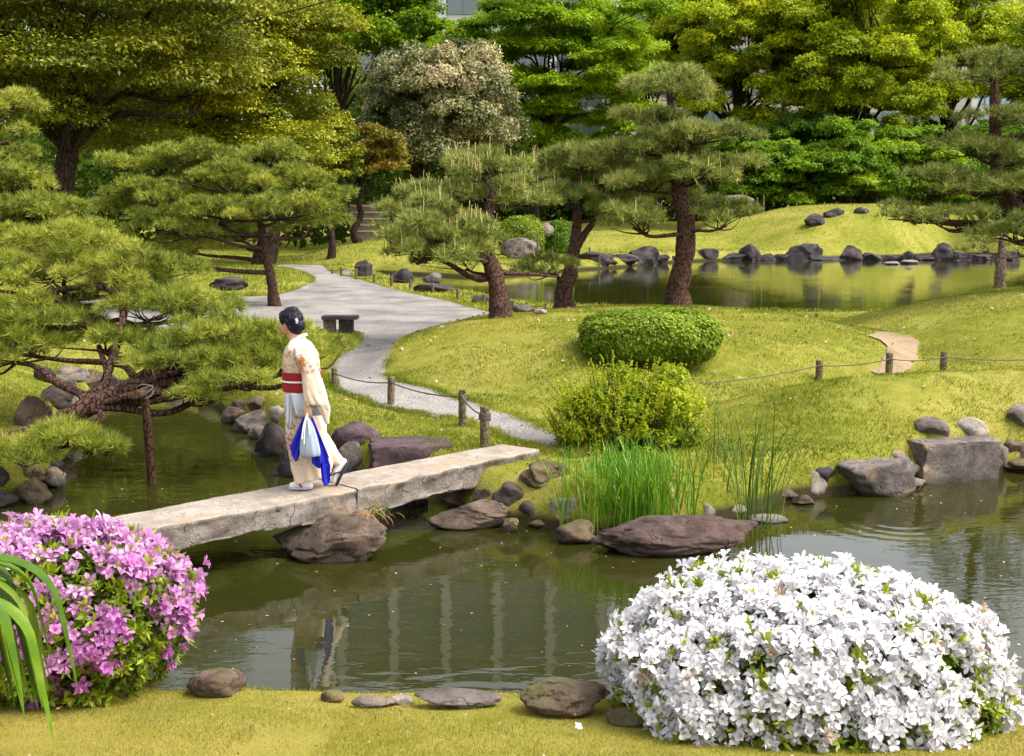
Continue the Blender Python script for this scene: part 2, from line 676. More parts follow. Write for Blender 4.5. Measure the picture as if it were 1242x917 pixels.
# ------------------------------------------------------------------ world and light
w = bpy.data.worlds.new('World')
SC.world = w
w.use_nodes = True
nt = w.node_tree
nt.nodes.clear()
sky = nt.nodes.new('ShaderNodeTexSky')
sky.sky_type = 'NISHITA'
sky.sun_disc = False
SUN_EL, SUN_AZ = R(54), R(104)   # azimuth clockwise from +Y
sky.sun_elevation = SUN_EL
sky.sun_rotation = SUN_AZ
sky.air_density = 1.0
sky.dust_density = 4.0
sky.ozone_density = 1.0
hs = nt.nodes.new('ShaderNodeHueSaturation')
hs.inputs['Saturation'].default_value = .30
bg = nt.nodes.new('ShaderNodeBackground')
bg.inputs['Strength'].default_value = .15
wo = nt.nodes.new('ShaderNodeOutputWorld')
nt.links.new(sky.outputs[0], hs.inputs['Color'])
nt.links.new(hs.outputs[0], bg.inputs[0])
nt.links.new(bg.outputs[0], wo.inputs[0])
sd = bpy.data.lights.new('sun', 'SUN')
sd.energy = 1.3
sd.angle = R(26)
sd.color = (1, .95, .86)
so = bpy.data.objects.new('sun', sd)
COL.objects.link(so)
sv = Vector((math.sin(SUN_AZ) * math.cos(SUN_EL), math.cos(SUN_AZ) * math.cos(SUN_EL), math.sin(SUN_EL)))
so.rotation_euler = sv.to_track_quat('Z', 'Y').to_euler()
so.location = sv * 60
SC.view_settings.view_transform = 'Standard'
SC.view_settings.look = 'None'
SC.view_settings.gamma = 1
SC.view_settings.exposure = 1.58
SC.render.engine = 'CYCLES'
SC.cycles.max_bounces = 6
SC.cycles.diffuse_bounces = 3
SC.cycles.glossy_bounces = 3
SC.cycles.transmission_bounces = 4
SC.cycles.transparent_max_bounces = 4
SC.cycles.use_denoising = True
SC.cycles.caustics_reflective = False
SC.cycles.caustics_refractive = False
SC.cycles.use_adaptive_sampling = True
SC.cycles.adaptive_threshold = .02

M = {}
M['lawn'] = ground_mat()
M['gravel'] = gravel_mat('gravel', (.19, .174, .158), (.315, .292, .268))
M['sand'] = gravel_mat('sandy_path', (.25, .175, .10), (.33, .245, .155))
M['water'] = water_mat()
M['pine_bark'] = bark('pine_bark', (.050, .026, .018), (.135, .070, .048), 20)
M['pine_twig'] = bark('pine_twig', (.035, .018, .012), (.085, .045, .032), 20)
M['grey_bark'] = bark('grey_bark', (.12, .085, .06), (.27, .20, .15), 18)
M['dark_bark'] = bark('dark_bark', (.022, .014, .009), (.055, .035, .022), 6)
M['rock_dark'] = stone('rock_dark', (.014, .011, .013), (.052, .040, .044), (.075, .055, .045), 3, bump=1.0)
M['rock_purple'] = stone('rock_purple', (.050, .030, .033), (.105, .068, .072), None, 6)
M['rock_brown'] = stone('rock_brown', (.055, .036, .024), (.155, .105, .070), (.20, .14, .075), 4, bump=1.0, moss=(.09, .095, .02))
M['rock_pier'] = stone('rock_pier', (.060, .042, .030), (.19, .135, .095), (.25, .18, .11), 5, bump=1.3)
M['rock_grey'] = stone('rock_grey', (.075, .060, .052), (.20, .165, .145), (.24, .18, .12), 5, bump=1.0)
M['rock_pale'] = stone('rock_pale', (.17, .14, .115), (.32, .28, .24), (.34, .26, .16), 5, bump=.9)
M['rock_wet'] = stone('rock_wet', (.040, .025, .020), (.115, .072, .058), None, 5, bump=1.0)
M['granite'] = stone('granite', (.225, .182, .143), (.37, .318, .262), (.32, .235, .155), 5, bump=.5, speck=(.14, .12, .11), wet=False)
M['post'] = bark('weathered_post', (.10, .075, .04), (.21, .165, .095), 30, strength=.5)
M['rope'] = plain('rope_fibre', (.10, .085, .07), .9)

# ------------------------------------------------------------------ ground, paths, water
build_terrain(M['lawn'])
drape('gravel_path', PATHS, M['gravel'], .030, .45)
drape('sandy_path', SANDS, M['sand'], .025, .45)
mb = MB()
mb.add([[-200, 2.5, 0], [200, 2.5, 0], [200, 110, 0], [-200, 110, 0]], [[0, 1, 2, 3]])
wat = mb.build('pond_water', M['water'])
wat['kind'] = 'structure'
# ------------------------------------------------------------------ foliage primitives
def rand_dirs(n, zmin=-1.0, zmax=1.0):
    z = rng.uniform(zmin, zmax, n)
    a = rng.uniform(0, 2 * np.pi, n)
    s = np.sqrt(1 - z * z)
    return np.stack([s * np.cos(a), s * np.sin(a), z], -1)


def add_leaves(mb, P, nrm, axis, L, W, tone, mi=0, fold=.15):
    """one folded rhombus per leaf"""
    n = len(P)
    axis = unit(axis - nrm * np.sum(axis * nrm, -1, keepdims=True))
    side = np.cross(nrm, axis)
    L = np.broadcast_to(np.asarray(L, float), (n,))[:, None]
    W = np.broadcast_to(np.asarray(W, float), (n,))[:, None]
    a = P
    t = P + axis * L - nrm * L * .12
    m = P + axis * L * .45
    r = m + side * W * .5 + nrm * W * fold
    l = m - side * W * .5 + nrm * W * fold
    V = np.stack([a, r, t, l], 1).reshape(-1, 3)
    i = np.arange(n)[:, None] * 4
    mb.add(V, i + np.array([[0, 1, 2, 3]]), tone, mi)


def clump_foliage(mb, C, Rr, n, L, W, up=.55, zmin=-.45, lump=.60, seed=0, tvar=.22, droop=0.0, base_tone=.5, fill=.32, axis_up=0.0):
    """n leaves spread over the clumps' shells; C (K,3), Rr (K,3)"""
    K = len(C)
    area = Rr[:, 0] * Rr[:, 1] + Rr[:, 0] * Rr[:, 2]
    idx = rng.choice(K, n, p=area / area.sum())
    d = rand_dirs(n, zmin, 1)
    rad = 1 - np.abs(rng.normal(0, fill, n))
    ph = C[idx] * 7.1
    lum = 1 + lump * vnoise(d * 2.6 + ph, seed)
    P = C[idx] + d * Rr[idx] * (rad * lum)[:, None]
    nr = unit(d / Rr[idx] * Rr[idx].mean(-1, keepdims=True))
    nr = unit(nr * (1 - up) + np.array([0, 0, up]) + rng.normal(0, .38, (n, 3)))
    ax = rng.normal(0, 1, (n, 3)) + d * .8 + np.array([0, 0, axis_up - droop])
    ctone = rng.normal(0, tvar * .6, K)[idx]
    tone = base_tone + ctone + rng.normal(0, tvar * .6, n) + .12 * vnoise(P * 1.3, seed + 5)
    add_leaves(mb, P, nr, unit(ax), L * rng.uniform(.65, 1.3, n), W * rng.uniform(.7, 1.25, n), np.clip(tone, 0, 1))


def envelope(c, Rv, K, rf=.3, flat=.62, zcut=-.45, jit=.12, inner=.25):
    """clump centres spread over an ellipsoid"""
    k = np.arange(K) + .5
    z = 1 - (1 - zcut) * k / K
    a = np.pi * (1 + 5 ** .5) * k + rng.uniform(0, 6)
    s = np.sqrt(np.clip(1 - z * z, 0, 1))
    d = np.stack([s * np.cos(a), s * np.sin(a), z], -1) + rng.normal(0, jit, (K, 3))
    ins = np.where(rng.random(K) < inner, rng.uniform(.35, .65, K), rng.uniform(.74, .95, K))
    C = np.asarray(c) + d * np.asarray(Rv) * ins[:, None]
    m = (Rv[0] * Rv[1] * Rv[2]) ** (1 / 3)
    r = m * rf * rng.uniform(.5, 1.4, K)
    return C, np.stack([r, r, r * flat], -1)


def limb_tree(mb, base, top, C, r0, n_limb, seed=0, ns=8, split=.45, wob=.06, thin=.12):
    """trunk from base to top, limbs curving out to clump centres"""
    base, top = np.asarray(base, float), np.asarray(top, float)
    H = np.linalg.norm(top - base)
    k = 6
    t = np.linspace(0, 1, k)[:, None]
    tr = base + (top - base) * t + np.concatenate([np.zeros((1, 3)), rng.normal(0, wob * H, (k - 1, 3)) * [1, 1, .2]]) * .6
    rad = r0 * (1.0 - .62 * t[:, 0])
    rad[0] *= 1.35
    tube(mb, tr - np.array([0, 0, .1]) * (t == 0), rad, ns, sub=4, rough=.10, seed=seed)
    trs, rs = catmull(tr, 8, rad)
    sel = rng.permutation(len(C))[:n_limb]
    for i in sel:
        c = C[i]
        # leave the trunk lower than the clump
        s = np.clip(split + .5 * (c[2] - base[2]) / max(H * 1.6, .1) * rng.uniform(.7, 1.05), split * .8, .97)
        j = int(s * (len(trs) - 1))
        p = trs[j]
        d = c - p
        m1 = p + d * .35 + np.array([0, 0, .10 * np.linalg.norm(d)]) + rng.normal(0, .06, 3) * np.linalg.norm(d)
        m2 = p + d * .7 + np.array([0, 0, .07 * np.linalg.norm(d)]) + rng.normal(0, .07, 3) * np.linalg.norm(d)
        rr = rs[j] * rng.uniform(.38, .6)
        tube(mb, [p, m1, m2, c], [rr, rr * .7, rr * .45, rr * thin], 6, sub=4)
        for q in range(2):
            e = c + rng.normal(0, .16, 3) * np.linalg.norm(d) * [1, 1, .4]
            tube(mb, [m2, (m2 + e) / 2 + rng.normal(0, .03, 3), e], [rr * .35, rr * .22, rr * .08], 5, sub=3)


def add_needles(mb, P, A, n, L, W, tone, spread=1.3, mi=0):
    """n needles fan out of every tuft at P round its axis A"""
    K = len(P)
    Pp = np.repeat(P, n, 0)
    a = np.repeat(A, n, 0)
    d = unit(a + spread * rng.normal(0, .62, (K * n, 3)))
    s = unit(np.cross(d, rng.normal(0, 1, (K * n, 3))))
    ln = (np.repeat(np.broadcast_to(L, (K,)), n) * rng.uniform(.7, 1.15, K * n))[:, None]
    V = np.stack([Pp - s * W * .5, Pp + s * W * .5, Pp + d * ln], 1).reshape(-1, 3)
    i = np.arange(K * n)[:, None] * 3
    mb.add(V, i + np.array([[0, 1, 2]]), np.clip(np.repeat(np.broadcast_to(tone, (K,)), n) + rng.normal(0, .1, K * n), 0, 1), mi)


def add_candles(mb, P, L, W, tone=.5, mi=1):
    n = len(P)
    d = unit(np.array([0, 0, 1.0]) + rng.normal(0, .10, (n, 3)))
    L = (L * rng.uniform(.5, 1.25, n))[:, None]
    an = np.array([0, 2.094, 4.189])
    x, y = np.array([1., 0, 0]), np.array([0, 1., 0])
    ring = (np.cos(an)[:, None] * x + np.sin(an)[:, None] * y) * W * .5
    V0 = P[:, None, :] + ring[None]
    V1 = P[:, None, :] + ring[None] * .8 + (d * L * .85)[:, None, :]
    V2 = (P + d * L)[:, None, :]
    V = np.concatenate([V0, V1, V2], 1).reshape(-1, 3)
    i = np.arange(n)[:, None] * 7
    q = np.array([[0, 1, 4, 3], [1, 2, 5, 4], [2, 0, 3, 5]])
    tt = np.array([[3, 4, 6], [4, 5, 6], [5, 3, 6]])
    t0 = np.clip(tone + rng.normal(0, .2, n), 0, 1)
    mb.add(V, (i[:, None, :] + q[None]).reshape(-1, 4), np.repeat(t0, 3), mi)
    mb.add(V, (i[:, None, :] + tt[None]).reshape(-1, 3), np.repeat(t0, 3), mi)


M['candle'] = foliage('pine_candle', (.30, .22, .08), (.48, .36, .15), (.60, .50, .24), .1)
M['needle_mid'] = foliage('pine_needles', (.060, .085, .010), (.205, .24, .042), (.42, .42, .10), .2, .5, .3)
M['needle_yel'] = foliage('pine_needles_yellow', (.058, .088, .007), (.190, .228, .020), (.40, .40, .05), .22, .5, .3)
M['needle_dark'] = foliage('pine_needles_dark', (.050, .075, .008), (.17, .20, .030), (.34, .35, .08), .2, .5, .3)


def pad_world(px, py, hw, hh, Y, deep=.85):
    c = D(px, py, Y)
    rx = hw * Y / F
    rz = hh * Y / F
    return c, np.array([rx, rx * deep, rz])


def pine(label, trunk, rad, pads, nmat, name='pine_tree', group=None, need=(.13, .012, 15), dens=1.0, candle=0.0, candleL=.16, bark_m='pine_bark',
         tone0=.5, ns=12, base_z=None, subr=.36, up=1.0, extra=None, droopy=0.0):
    """trunk: list of (px,py,Y); pads: list of (px,py,halfw,halfh,Y[,tone])"""
    T = np.array([D(*p) for p in trunk])
    if base_z is None:
        T[0, 2] = h1(T[0, 0], T[0, 1]) - .06
    root = empty(name, T[0], label, 'tree', group)
    tb, cb = MB(), MB()
    Ts, rs = catmull(T, 8, np.linspace(rad[0], rad[1], len(T)))
    rs = rs.copy()
    fl = np.exp(-np.arange(len(rs)) / 3.0)
    rs *= 1 + .35 * fl
    tube(tb, Ts, rs, ns, rough=.16, seed=int(T[0, 0] * 7) & 255)
    if extra:
        for pts, r0, r1 in extra:
            E = np.array([D(*p) for p in pts])
            tube(tb, E, np.linspace(r0, r1, len(E)), 8, sub=5, rough=.14)
    NL, NW, NN = need
    for pd in pads:
        c, Rv = pad_world(*pd[:5])
        tn = tone0 + (pd[5] if len(pd) > 5 else 0) + rng.normal(0, .04)
        # branch from the trunk
        sc_ = np.abs(Ts[:, 2] - (c[2] - Rv[2] * .6 - .12 * np.hypot(Ts[:, 0] - c[0], Ts[:, 1] - c[1]))) + .25 * np.hypot(Ts[:, 0] - c[0], Ts[:, 1] - c[1])
        j = int(np.argmin(sc_))
        p = Ts[j]
        e = c - np.array([0, 0, Rv[2] * .45])
        d = e - p
        ln = np.linalg.norm(d)
        r0 = min(rs[j] * .55, .018 + .035 * ln)
        m1 = p + d * .33 + rng.normal(0, .07, 3) * ln * [1, 1, .6]
        m2 = p + d * .68 + rng.normal(0, .07, 3) * ln * [1, 1, .6]
        tube(tb, [p, m1, m2, e], [r0, r0 * .8, r0 * .6, r0 * .4], 7, sub=5, rough=.15)
        # sub-clumps
        area = np.pi * Rv[0] * Rv[1]
        sr = min(subr, max(Rv[0] * .45, .12))
        K = max(4, int(area / (sr * sr * 1.25)))
        u = np.sqrt((np.arange(K) + .5) / K)
        a = 2.399963 * np.arange(K) + rng.uniform(0, 6)
        qx, qy = u * np.cos(a) + rng.normal(0, .07, K), u * np.sin(a) + rng.normal(0, .07, K)
        irregular = 1 + .42 * vnoise(np.stack([np.cos(a) * 1.3 + c[0], np.sin(a) * 1.3 + c[1], np.zeros(K)], -1), 3)
        r2 = np.clip(qx * qx + qy * qy, 0, 1)
        S = np.stack([c[0] + qx * Rv[0] * irregular * .9, c[1] + qy * Rv[1] * irregular * .9,
                      c[2] - Rv[2] * .55 + Rv[2] * 1.25 * np.sqrt(1 - r2 * .92) + rng.normal(0, .16 * Rv[2] + .02, K)], -1)
        kp = rng.random(K) > .24
        S, r2, K = S[kp], r2[kp], int(kp.sum())
        srr = sr * rng.uniform(.5, 1.25, K)
        # twigs to the sub-clumps
        for q in range(min(K, 26)):
            tw = rng.uniform(.25, .75)
            st = m2 + (e - m2) * tw
            md = (st + S[q]) / 2 + rng.normal(0, .08, 3) * np.linalg.norm(S[q] - st) - np.array([0, 0, .05])
            tube(tb, [st, md, S[q] - np.array([0, 0, srr[q] * .25])], [r0 * .34, r0 * .22, r0 * .10], 4, sub=3, mi=1)
        nt_ = (dens * 46 * (srr / .36) ** 2 * (.115 / NL) ** 1.2).astype(int) + 6
        idx = np.repeat(np.arange(K), nt_)
        dr = rand_dirs(len(idx), -.25, 1)
        P = S[idx] + dr * np.stack([srr, srr, srr * .50], -1)[idx] * rng.uniform(.55, 1.0, (len(idx), 1))
        out = unit(np.stack([S[:, 0] - c[0], S[:, 1] - c[1], np.zeros(K)], -1))[idx] * np.sqrt(r2)[idx][:, None]
        A = unit(dr * .55 + out * .45 + np.array([0, 0, up * .75 - droopy]) + rng.normal(0, .2, (len(idx), 3)))
        tone = np.clip(tn + rng.normal(0, .14, K)[idx] + rng.normal(0, .19, len(idx)), 0, 1)
        add_needles(cb, P, A, NN, NL, NW, tone)
        if candle > 0:
            nc = int(candle * area * 6)
            ii = rng.integers(0, K, nc)
            PC = S[ii] + rand_dirs(nc, .2, 1) * np.stack([srr, srr, srr * .45], -1)[ii]
            add_candles(cb, PC, candleL, .016)
    tb.build('trunk', [M[bark_m], M['pine_twig']], root)
    cb.build('crown', [M[nmat], M['candle']], root)
    return root


def broad(label, px, Y, trunk_top_py, crown, K, n, leaf, fol, bark_m='dark_bark', name='broadleaf_tree', group=None, r0=.3, nl=14, rf=.3, flat=.62, up=.55,
          zcut=-.45, zmin=-.45, lean=0, extra=None, lump=.60, droop=0., tvar=.22, base_tone=.5, split=.35, deep=.9, kname='crown', inner=.25, axis_up=0.):
    cpx, cpy, hw, hh = crown
    b = D(px, 300, Y)
    base = np.array([b[0], Y, h1(b[0], Y) - .15])
    c = D(cpx, cpy, Y)
    Rv = np.array([hw * Y / F, hw * Y / F * deep, hh * Y / F])
    C, Rr = envelope(c, Rv, K, rf, flat, zcut, inner=inner)
    if extra is not None:
        for e in extra:
            ec, er = pad_world(*e)
            C = np.concatenate([C, ec[None]])
            Rr = np.concatenate([Rr, er[None]])
    root = empty(name, base, label, 'tree', group)
    top = D(px + lean, trunk_top_py, Y)
    tb, cb = MB(), MB()
    limb_tree(tb, base, top, C, r0, nl, split=split)
    clump_foliage(cb, C, Rr, n, leaf[0], leaf[1], up, zmin, lump, seed=int(px) & 63, droop=droop, tvar=tvar, base_tone=base_tone, axis_up=axis_up)
    tb.build('trunk', M[bark_m], root)
    cb.build(kname, fol if isinstance(fol, list) else M[fol], root)
    return root


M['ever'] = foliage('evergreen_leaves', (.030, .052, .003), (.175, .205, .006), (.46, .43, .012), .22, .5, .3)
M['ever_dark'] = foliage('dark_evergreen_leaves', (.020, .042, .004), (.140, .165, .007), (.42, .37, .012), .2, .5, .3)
M['maple'] = foliage('maple_leaves', (.060, .115, .003), (.17, .285, .005), (.33, .44, .010), .45)
M['camphor'] = foliage('camphor_leaves', (.070, .115, .003), (.29, .37, .006), (.58, .58, .012), .42)
M['bright'] = foliage('bright_shrub_leaves', (.040, .100, .003), (.145, .265, .008), (.32, .43, .018), .42)
M['beige'] = foliage('flowering_leaves', (.022, .046, .006), (.125, .145, .036), (.52, .42, .22), .2)
M['orange'] = foliage('tinted_leaves', (.050, .060, .004), (.20, .165, .014), (.42, .27, .030), .3)
M['hedge'] = foliage('hedge_leaves', (.030, .062, .003), (.125, .200, .006), (.30, .36, .012), .28)
M['wild'] = foliage('wild_shrub_leaves', (.055, .110, .003), (.225, .30, .006), (.48, .50, .014), .4)
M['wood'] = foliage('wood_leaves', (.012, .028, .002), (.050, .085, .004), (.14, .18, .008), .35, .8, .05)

# ------------------------------------------------------------------ trees beyond the pond
EG = 'tall evergreens behind the left pines'
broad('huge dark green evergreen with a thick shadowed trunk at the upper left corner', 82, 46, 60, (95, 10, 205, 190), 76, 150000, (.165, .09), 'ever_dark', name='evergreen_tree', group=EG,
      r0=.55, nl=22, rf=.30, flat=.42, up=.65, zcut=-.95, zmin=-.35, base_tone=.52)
broad('broad dome shaped evergreen with yellow green tiered foliage above the small path pine', 318, 55, 60, (285, 65, 135, 185), 96, 180000, (.155, .085), 'ever', name='evergreen_tree', group=EG,
      r0=.45, nl=26, rf=.26, flat=.45, up=.65, zcut=-.95, zmin=-.3, base_tone=.60)
broad('olive evergreen leaning in at the left edge above the pines', -60, 50, 40, (-40, 60, 95, 130), 26, 45000, (.2, .12), 'ever', name='evergreen_tree', group=EG, r0=.4, nl=12, rf=.32, flat=.45, up=.65, base_tone=.5)
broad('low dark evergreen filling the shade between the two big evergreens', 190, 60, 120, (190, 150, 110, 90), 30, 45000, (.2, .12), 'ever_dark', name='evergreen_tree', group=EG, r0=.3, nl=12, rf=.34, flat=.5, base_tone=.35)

broad('mid green maple half hidden behind the beige flowering tree', 410, 92, 60, (440, 25, 100, 115), 56, 60000, (.33, .2), 'maple', name='maple_tree', r0=.4, nl=16, rf=.27, flat=.5, up=.7, base_tone=.36)
broad('wide bright green maple with dark spreading limbs in the middle distance', 662, 88, 95, (662, 80, 142, 108), 110, 180000, (.25, .15), 'maple', name='maple_tree', r0=.42, nl=30, rf=.22, flat=.42, up=.75, zcut=-.95, zmin=-.3, base_tone=.64, split=.45)
broad('rounded tree covered in beige pink blossom with two stout dark trunks', 508, 70, 150, (535, 140, 92, 84), 96, 130000, (.21, .09), 'beige', name='flowering_tree', r0=.42, nl=20, rf=.24, flat=.8, up=.15, zcut=-.6, zmin=-.5, base_tone=.58, tvar=.34, axis_up=1.0)
broad('small tree with orange tinted leaves beside the bamboo fence', 437, 62, 210, (446, 193, 48, 40), 26, 15000, (.17, .09), 'orange', name='tinted_tree', r0=.22, nl=10, rf=.30, flat=.42, up=.7, base_tone=.5)
broad('small olive tree between the dome evergreen and the orange tinted tree', 400, 58, 220, (395, 195, 42, 48), 24, 14000, (.17, .09), 'ever', name='tinted_tree', r0=.2, nl=8, rf=.32, flat=.45, up=.7, base_tone=.45)

CG = 'yellow green camphor trees along the far boundary'
broad('yellow green camphor with forked dark limbs at the left of its row', 900, 108, 95, (900, 62, 105, 92), 100, 170000, (.27, .16), 'camphor', name='camphor_tree', group=CG, r0=.5, nl=24, rf=.20, flat=.7, up=.5, zcut=-.85, zmin=-.45, base_tone=.60, split=.3)
broad('broadest yellow green camphor with an arching limb above the grass hill', 1030, 104, 90, (1045, 65, 112, 105), 110, 190000, (.27, .16), 'camphor', name='camphor_tree', group=CG, r0=.6, nl=28, rf=.19, flat=.7, up=.5, zcut=-.9, zmin=-.45, base_tone=.60, split=.3)
broad('camphor behind the leaning right pine', 1150, 112, 90, (1160, 50, 100, 88), 80, 130000, (.28, .17), 'camphor', name='camphor_tree', group=CG, r0=.5, nl=20, rf=.22, flat=.7, up=.5, zcut=-.9, base_tone=.56, split=.3)
broad('camphor cut off by the right edge of the frame', 1290, 100, 90, (1290, 100, 85, 100), 60, 80000, (.28, .17), 'camphor', name='camphor_tree', group=CG, r0=.5, nl=14, rf=.25, flat=.7, up=.5, base_tone=.42)
broad('darker camphor showing between the maple and the beige tree', 780, 112, 90, (790, 80, 60, 75), 50, 42000, (.38, .23), 'camphor', name='camphor_tree', group=CG, r0=.35, nl=14, rf=.25, flat=.7, up=.5, base_tone=.40)

BG = 'bright green bushes at the foot of the camphors'
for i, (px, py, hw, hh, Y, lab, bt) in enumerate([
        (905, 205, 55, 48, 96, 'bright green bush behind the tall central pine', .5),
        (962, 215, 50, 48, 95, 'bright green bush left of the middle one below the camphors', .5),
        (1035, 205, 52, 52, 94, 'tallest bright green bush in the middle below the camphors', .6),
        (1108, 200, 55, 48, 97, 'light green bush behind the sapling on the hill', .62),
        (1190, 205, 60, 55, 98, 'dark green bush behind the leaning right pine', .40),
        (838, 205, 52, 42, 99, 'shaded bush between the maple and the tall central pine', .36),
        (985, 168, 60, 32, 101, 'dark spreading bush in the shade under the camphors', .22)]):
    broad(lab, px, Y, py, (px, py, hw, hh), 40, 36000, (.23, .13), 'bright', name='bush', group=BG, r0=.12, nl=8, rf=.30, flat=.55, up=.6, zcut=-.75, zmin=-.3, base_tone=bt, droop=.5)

broad('slim sapling standing on top of the grass hill', 1088, 84, 225, (1088, 222, 17, 14), 12, 2600, (.20, .10), 'bright', name='sapling', r0=.09, nl=8, rf=.36, flat=.6, base_tone=.4)

# the wood that closes the view behind and below the crowns
mb = MB()
n = 60000
Y = rng.uniform(118, 132, n)
X = rng.uniform(-75, 75, n)
zt = 9 + 12 * sstep(-8, -22, X) + 2.5 * fbm2(X, Y, .12, 2, 30)
zz = 1.2 + zt * rng.random(n) ** .8
P = np.stack([X, Y, zz], -1)
nr = unit(rng.normal(0, .5, (n, 3)) + np.array([0, -.5, .7]))
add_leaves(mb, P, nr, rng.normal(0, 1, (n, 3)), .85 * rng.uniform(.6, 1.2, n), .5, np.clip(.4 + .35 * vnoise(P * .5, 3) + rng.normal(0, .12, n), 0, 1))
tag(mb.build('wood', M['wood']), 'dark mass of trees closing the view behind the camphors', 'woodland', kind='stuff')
mb = MB()
n = 16000
Y = rng.uniform(72, 84, n)
X = rng.uniform(-60, -7, n)
zz = .8 + (7 + 2 * fbm2(X, Y, .2, 2, 31)) * rng.random(n) ** .8
P = np.stack([X, Y, zz], -1)
nr = unit(rng.normal(0, .5, (n, 3)) + np.array([0, -.5, .7]))
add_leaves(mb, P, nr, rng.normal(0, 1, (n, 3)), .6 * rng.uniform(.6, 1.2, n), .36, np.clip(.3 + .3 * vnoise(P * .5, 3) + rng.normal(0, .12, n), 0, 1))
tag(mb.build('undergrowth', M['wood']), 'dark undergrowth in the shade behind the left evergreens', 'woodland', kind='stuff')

# ------------------------------------------------------------------ pines
pine('stout pine with a heavy low cushion of needles reaching left over the path edge',
     [(608, 392, 22.4), (606, 365, 22.4), (601, 335, 22.5), (592, 312, 22.7), (588, 285, 22.9), (592, 255, 23), (598, 232, 23)], (.21, .06),
     [(530, 278, 66, 34, 22.3, .05), (583, 208, 54, 20, 23.2, .04), (545, 240, 50, 18, 23.8), (500, 262, 36, 26, 23), (612, 240, 44, 15, 23.6), (565, 318, 52, 18, 22.9), (505, 312, 42, 18, 22.5), (540, 302, 54, 22, 21.9), (575, 285, 34, 22, 22.4), (478, 290, 24, 18, 22.8)],
     'needle_mid', need=(.165, .015, 16), dens=2.0, candle=3.2, candleL=.24, tone0=.5, subr=.34,
     extra=[([(594, 315, 22.7), (610, 330, 22.9), (640, 332, 23.3), (676, 336, 23.6)], .07, .02)])
pine('shorter dark barked pine with a forked trunk between the other two central pines',
     [(684, 377, 25.2), (684, 352, 25.2), (692, 330, 25.3), (696, 300, 25.4), (700, 270, 25.6), (698, 238, 25.8), (704, 205, 25.8)], (.20, .05),
     [(700, 198, 66, 18, 26), (676, 240, 42, 16, 25.2), (738, 255, 36, 20, 25.6), (660, 326, 34, 16, 24.6, -.12), (760, 215, 38, 16, 26.2), (650, 215, 36, 16, 26)],
     'needle_mid', need=(.165, .015, 15), dens=1.7, candle=1.1, candleL=.26, tone0=.44, subr=.33,
     extra=[([(696, 305, 25.4), (708, 285, 25.6), (726, 262, 25.9)], .11, .05)])
pine('tall straight pine with red brown bark and flat tiered needle pads',
     [(823, 381, 24.6), (823, 350, 24.6), (830, 310, 24.6), (832, 270, 24.7), (824, 235, 24.8), (822, 200, 24.8), (818, 165, 24.8), (814, 130, 24.8), (812, 112, 24.8)], (.24, .06),
     [(816, 112, 60, 20, 24.8), (788, 146, 44, 9, 24.9), (850, 168, 66, 13, 24.6), (782, 182, 60, 14, 24.9), (856, 212, 72, 17, 24.5), (780, 224, 52, 17, 24.7), (768, 268, 38, 19, 24.2), (882, 264, 52, 22, 24.4), (824, 190, 54, 11, 25.4), (820, 240, 48, 10, 25.8)],
     'needle_mid', need=(.17, .015, 15), dens=1.8, candle=.5, candleL=.2, tone0=.5, subr=.34)
pine('leaning pine entering from the right edge with open tiers of needles',
     [(1320, 372, 25.5), (1290, 335, 25.5), (1258, 290, 25.5), (1228, 248, 25.5), (1212, 220, 25.5), (1208, 185, 25.6), (1207, 140, 25.6), (1206, 104, 25.6), (1205, 84, 25.6)], (.27, .05),
     [(1202, 88, 62, 22, 25.6), (1216, 145, 42, 16, 25.4), (1170, 182, 44, 15, 25.4), (1232, 192, 36, 16, 25), (1150, 215, 40, 12, 25), (1205, 228, 44, 13, 24.8), (1112, 262, 34, 10, 24.8), (1172, 268, 48, 13, 24.6), (1226, 285, 40, 16, 24.3), (1262, 225, 50, 20, 25), (1270, 150, 46, 16, 25.6), (1290, 270, 60, 18, 25)],
     'needle_dark', need=(.17, .014, 14), dens=1.15, candle=.1, tone0=.5, subr=.32)
pine('pale grey pine trunk on the right mound with sparse low needles',
     [(1213, 361, 28.5), (1213, 335, 28.5), (1215, 305, 28.6), (1218, 270, 28.7)], (.15, .07),
     [(1195, 300, 34, 10, 28.6), (1240, 305, 30, 10, 28.4)], 'needle_mid', need=(.13, .012, 13), dens=.9, bark_m='grey_bark')
PG = 'pines on the left of the path'
pine('small spreading pine on the grass island left of the path with a thin dark trunk',
     [(333, 370, 31), (329, 340, 31), (322, 305, 31), (317, 275, 31.1), (306, 245, 31.4)], (.135, .07),
     [(240, 195, 58, 20, 31.5), (330, 192, 42, 16, 32), (175, 205, 52, 20, 31.5), (180, 240, 60, 20, 31), (285, 225, 56, 20, 30.8), (365, 220, 44, 18, 31.5), (350, 258, 60, 20, 30.6), (260, 262, 60, 20, 30.4), (200, 275, 48, 18, 30.4), (285, 285, 56, 13, 32.6), (378, 278, 44, 15, 32), (225, 300, 40, 12, 31.2), (170, 255, 50, 18, 32), (190, 310, 44, 12, 30.8), (395, 245, 34, 18, 32)],
     'needle_yel', group=PG, need=(.17, .019, 14), dens=1.5, tone0=.56, subr=.42)
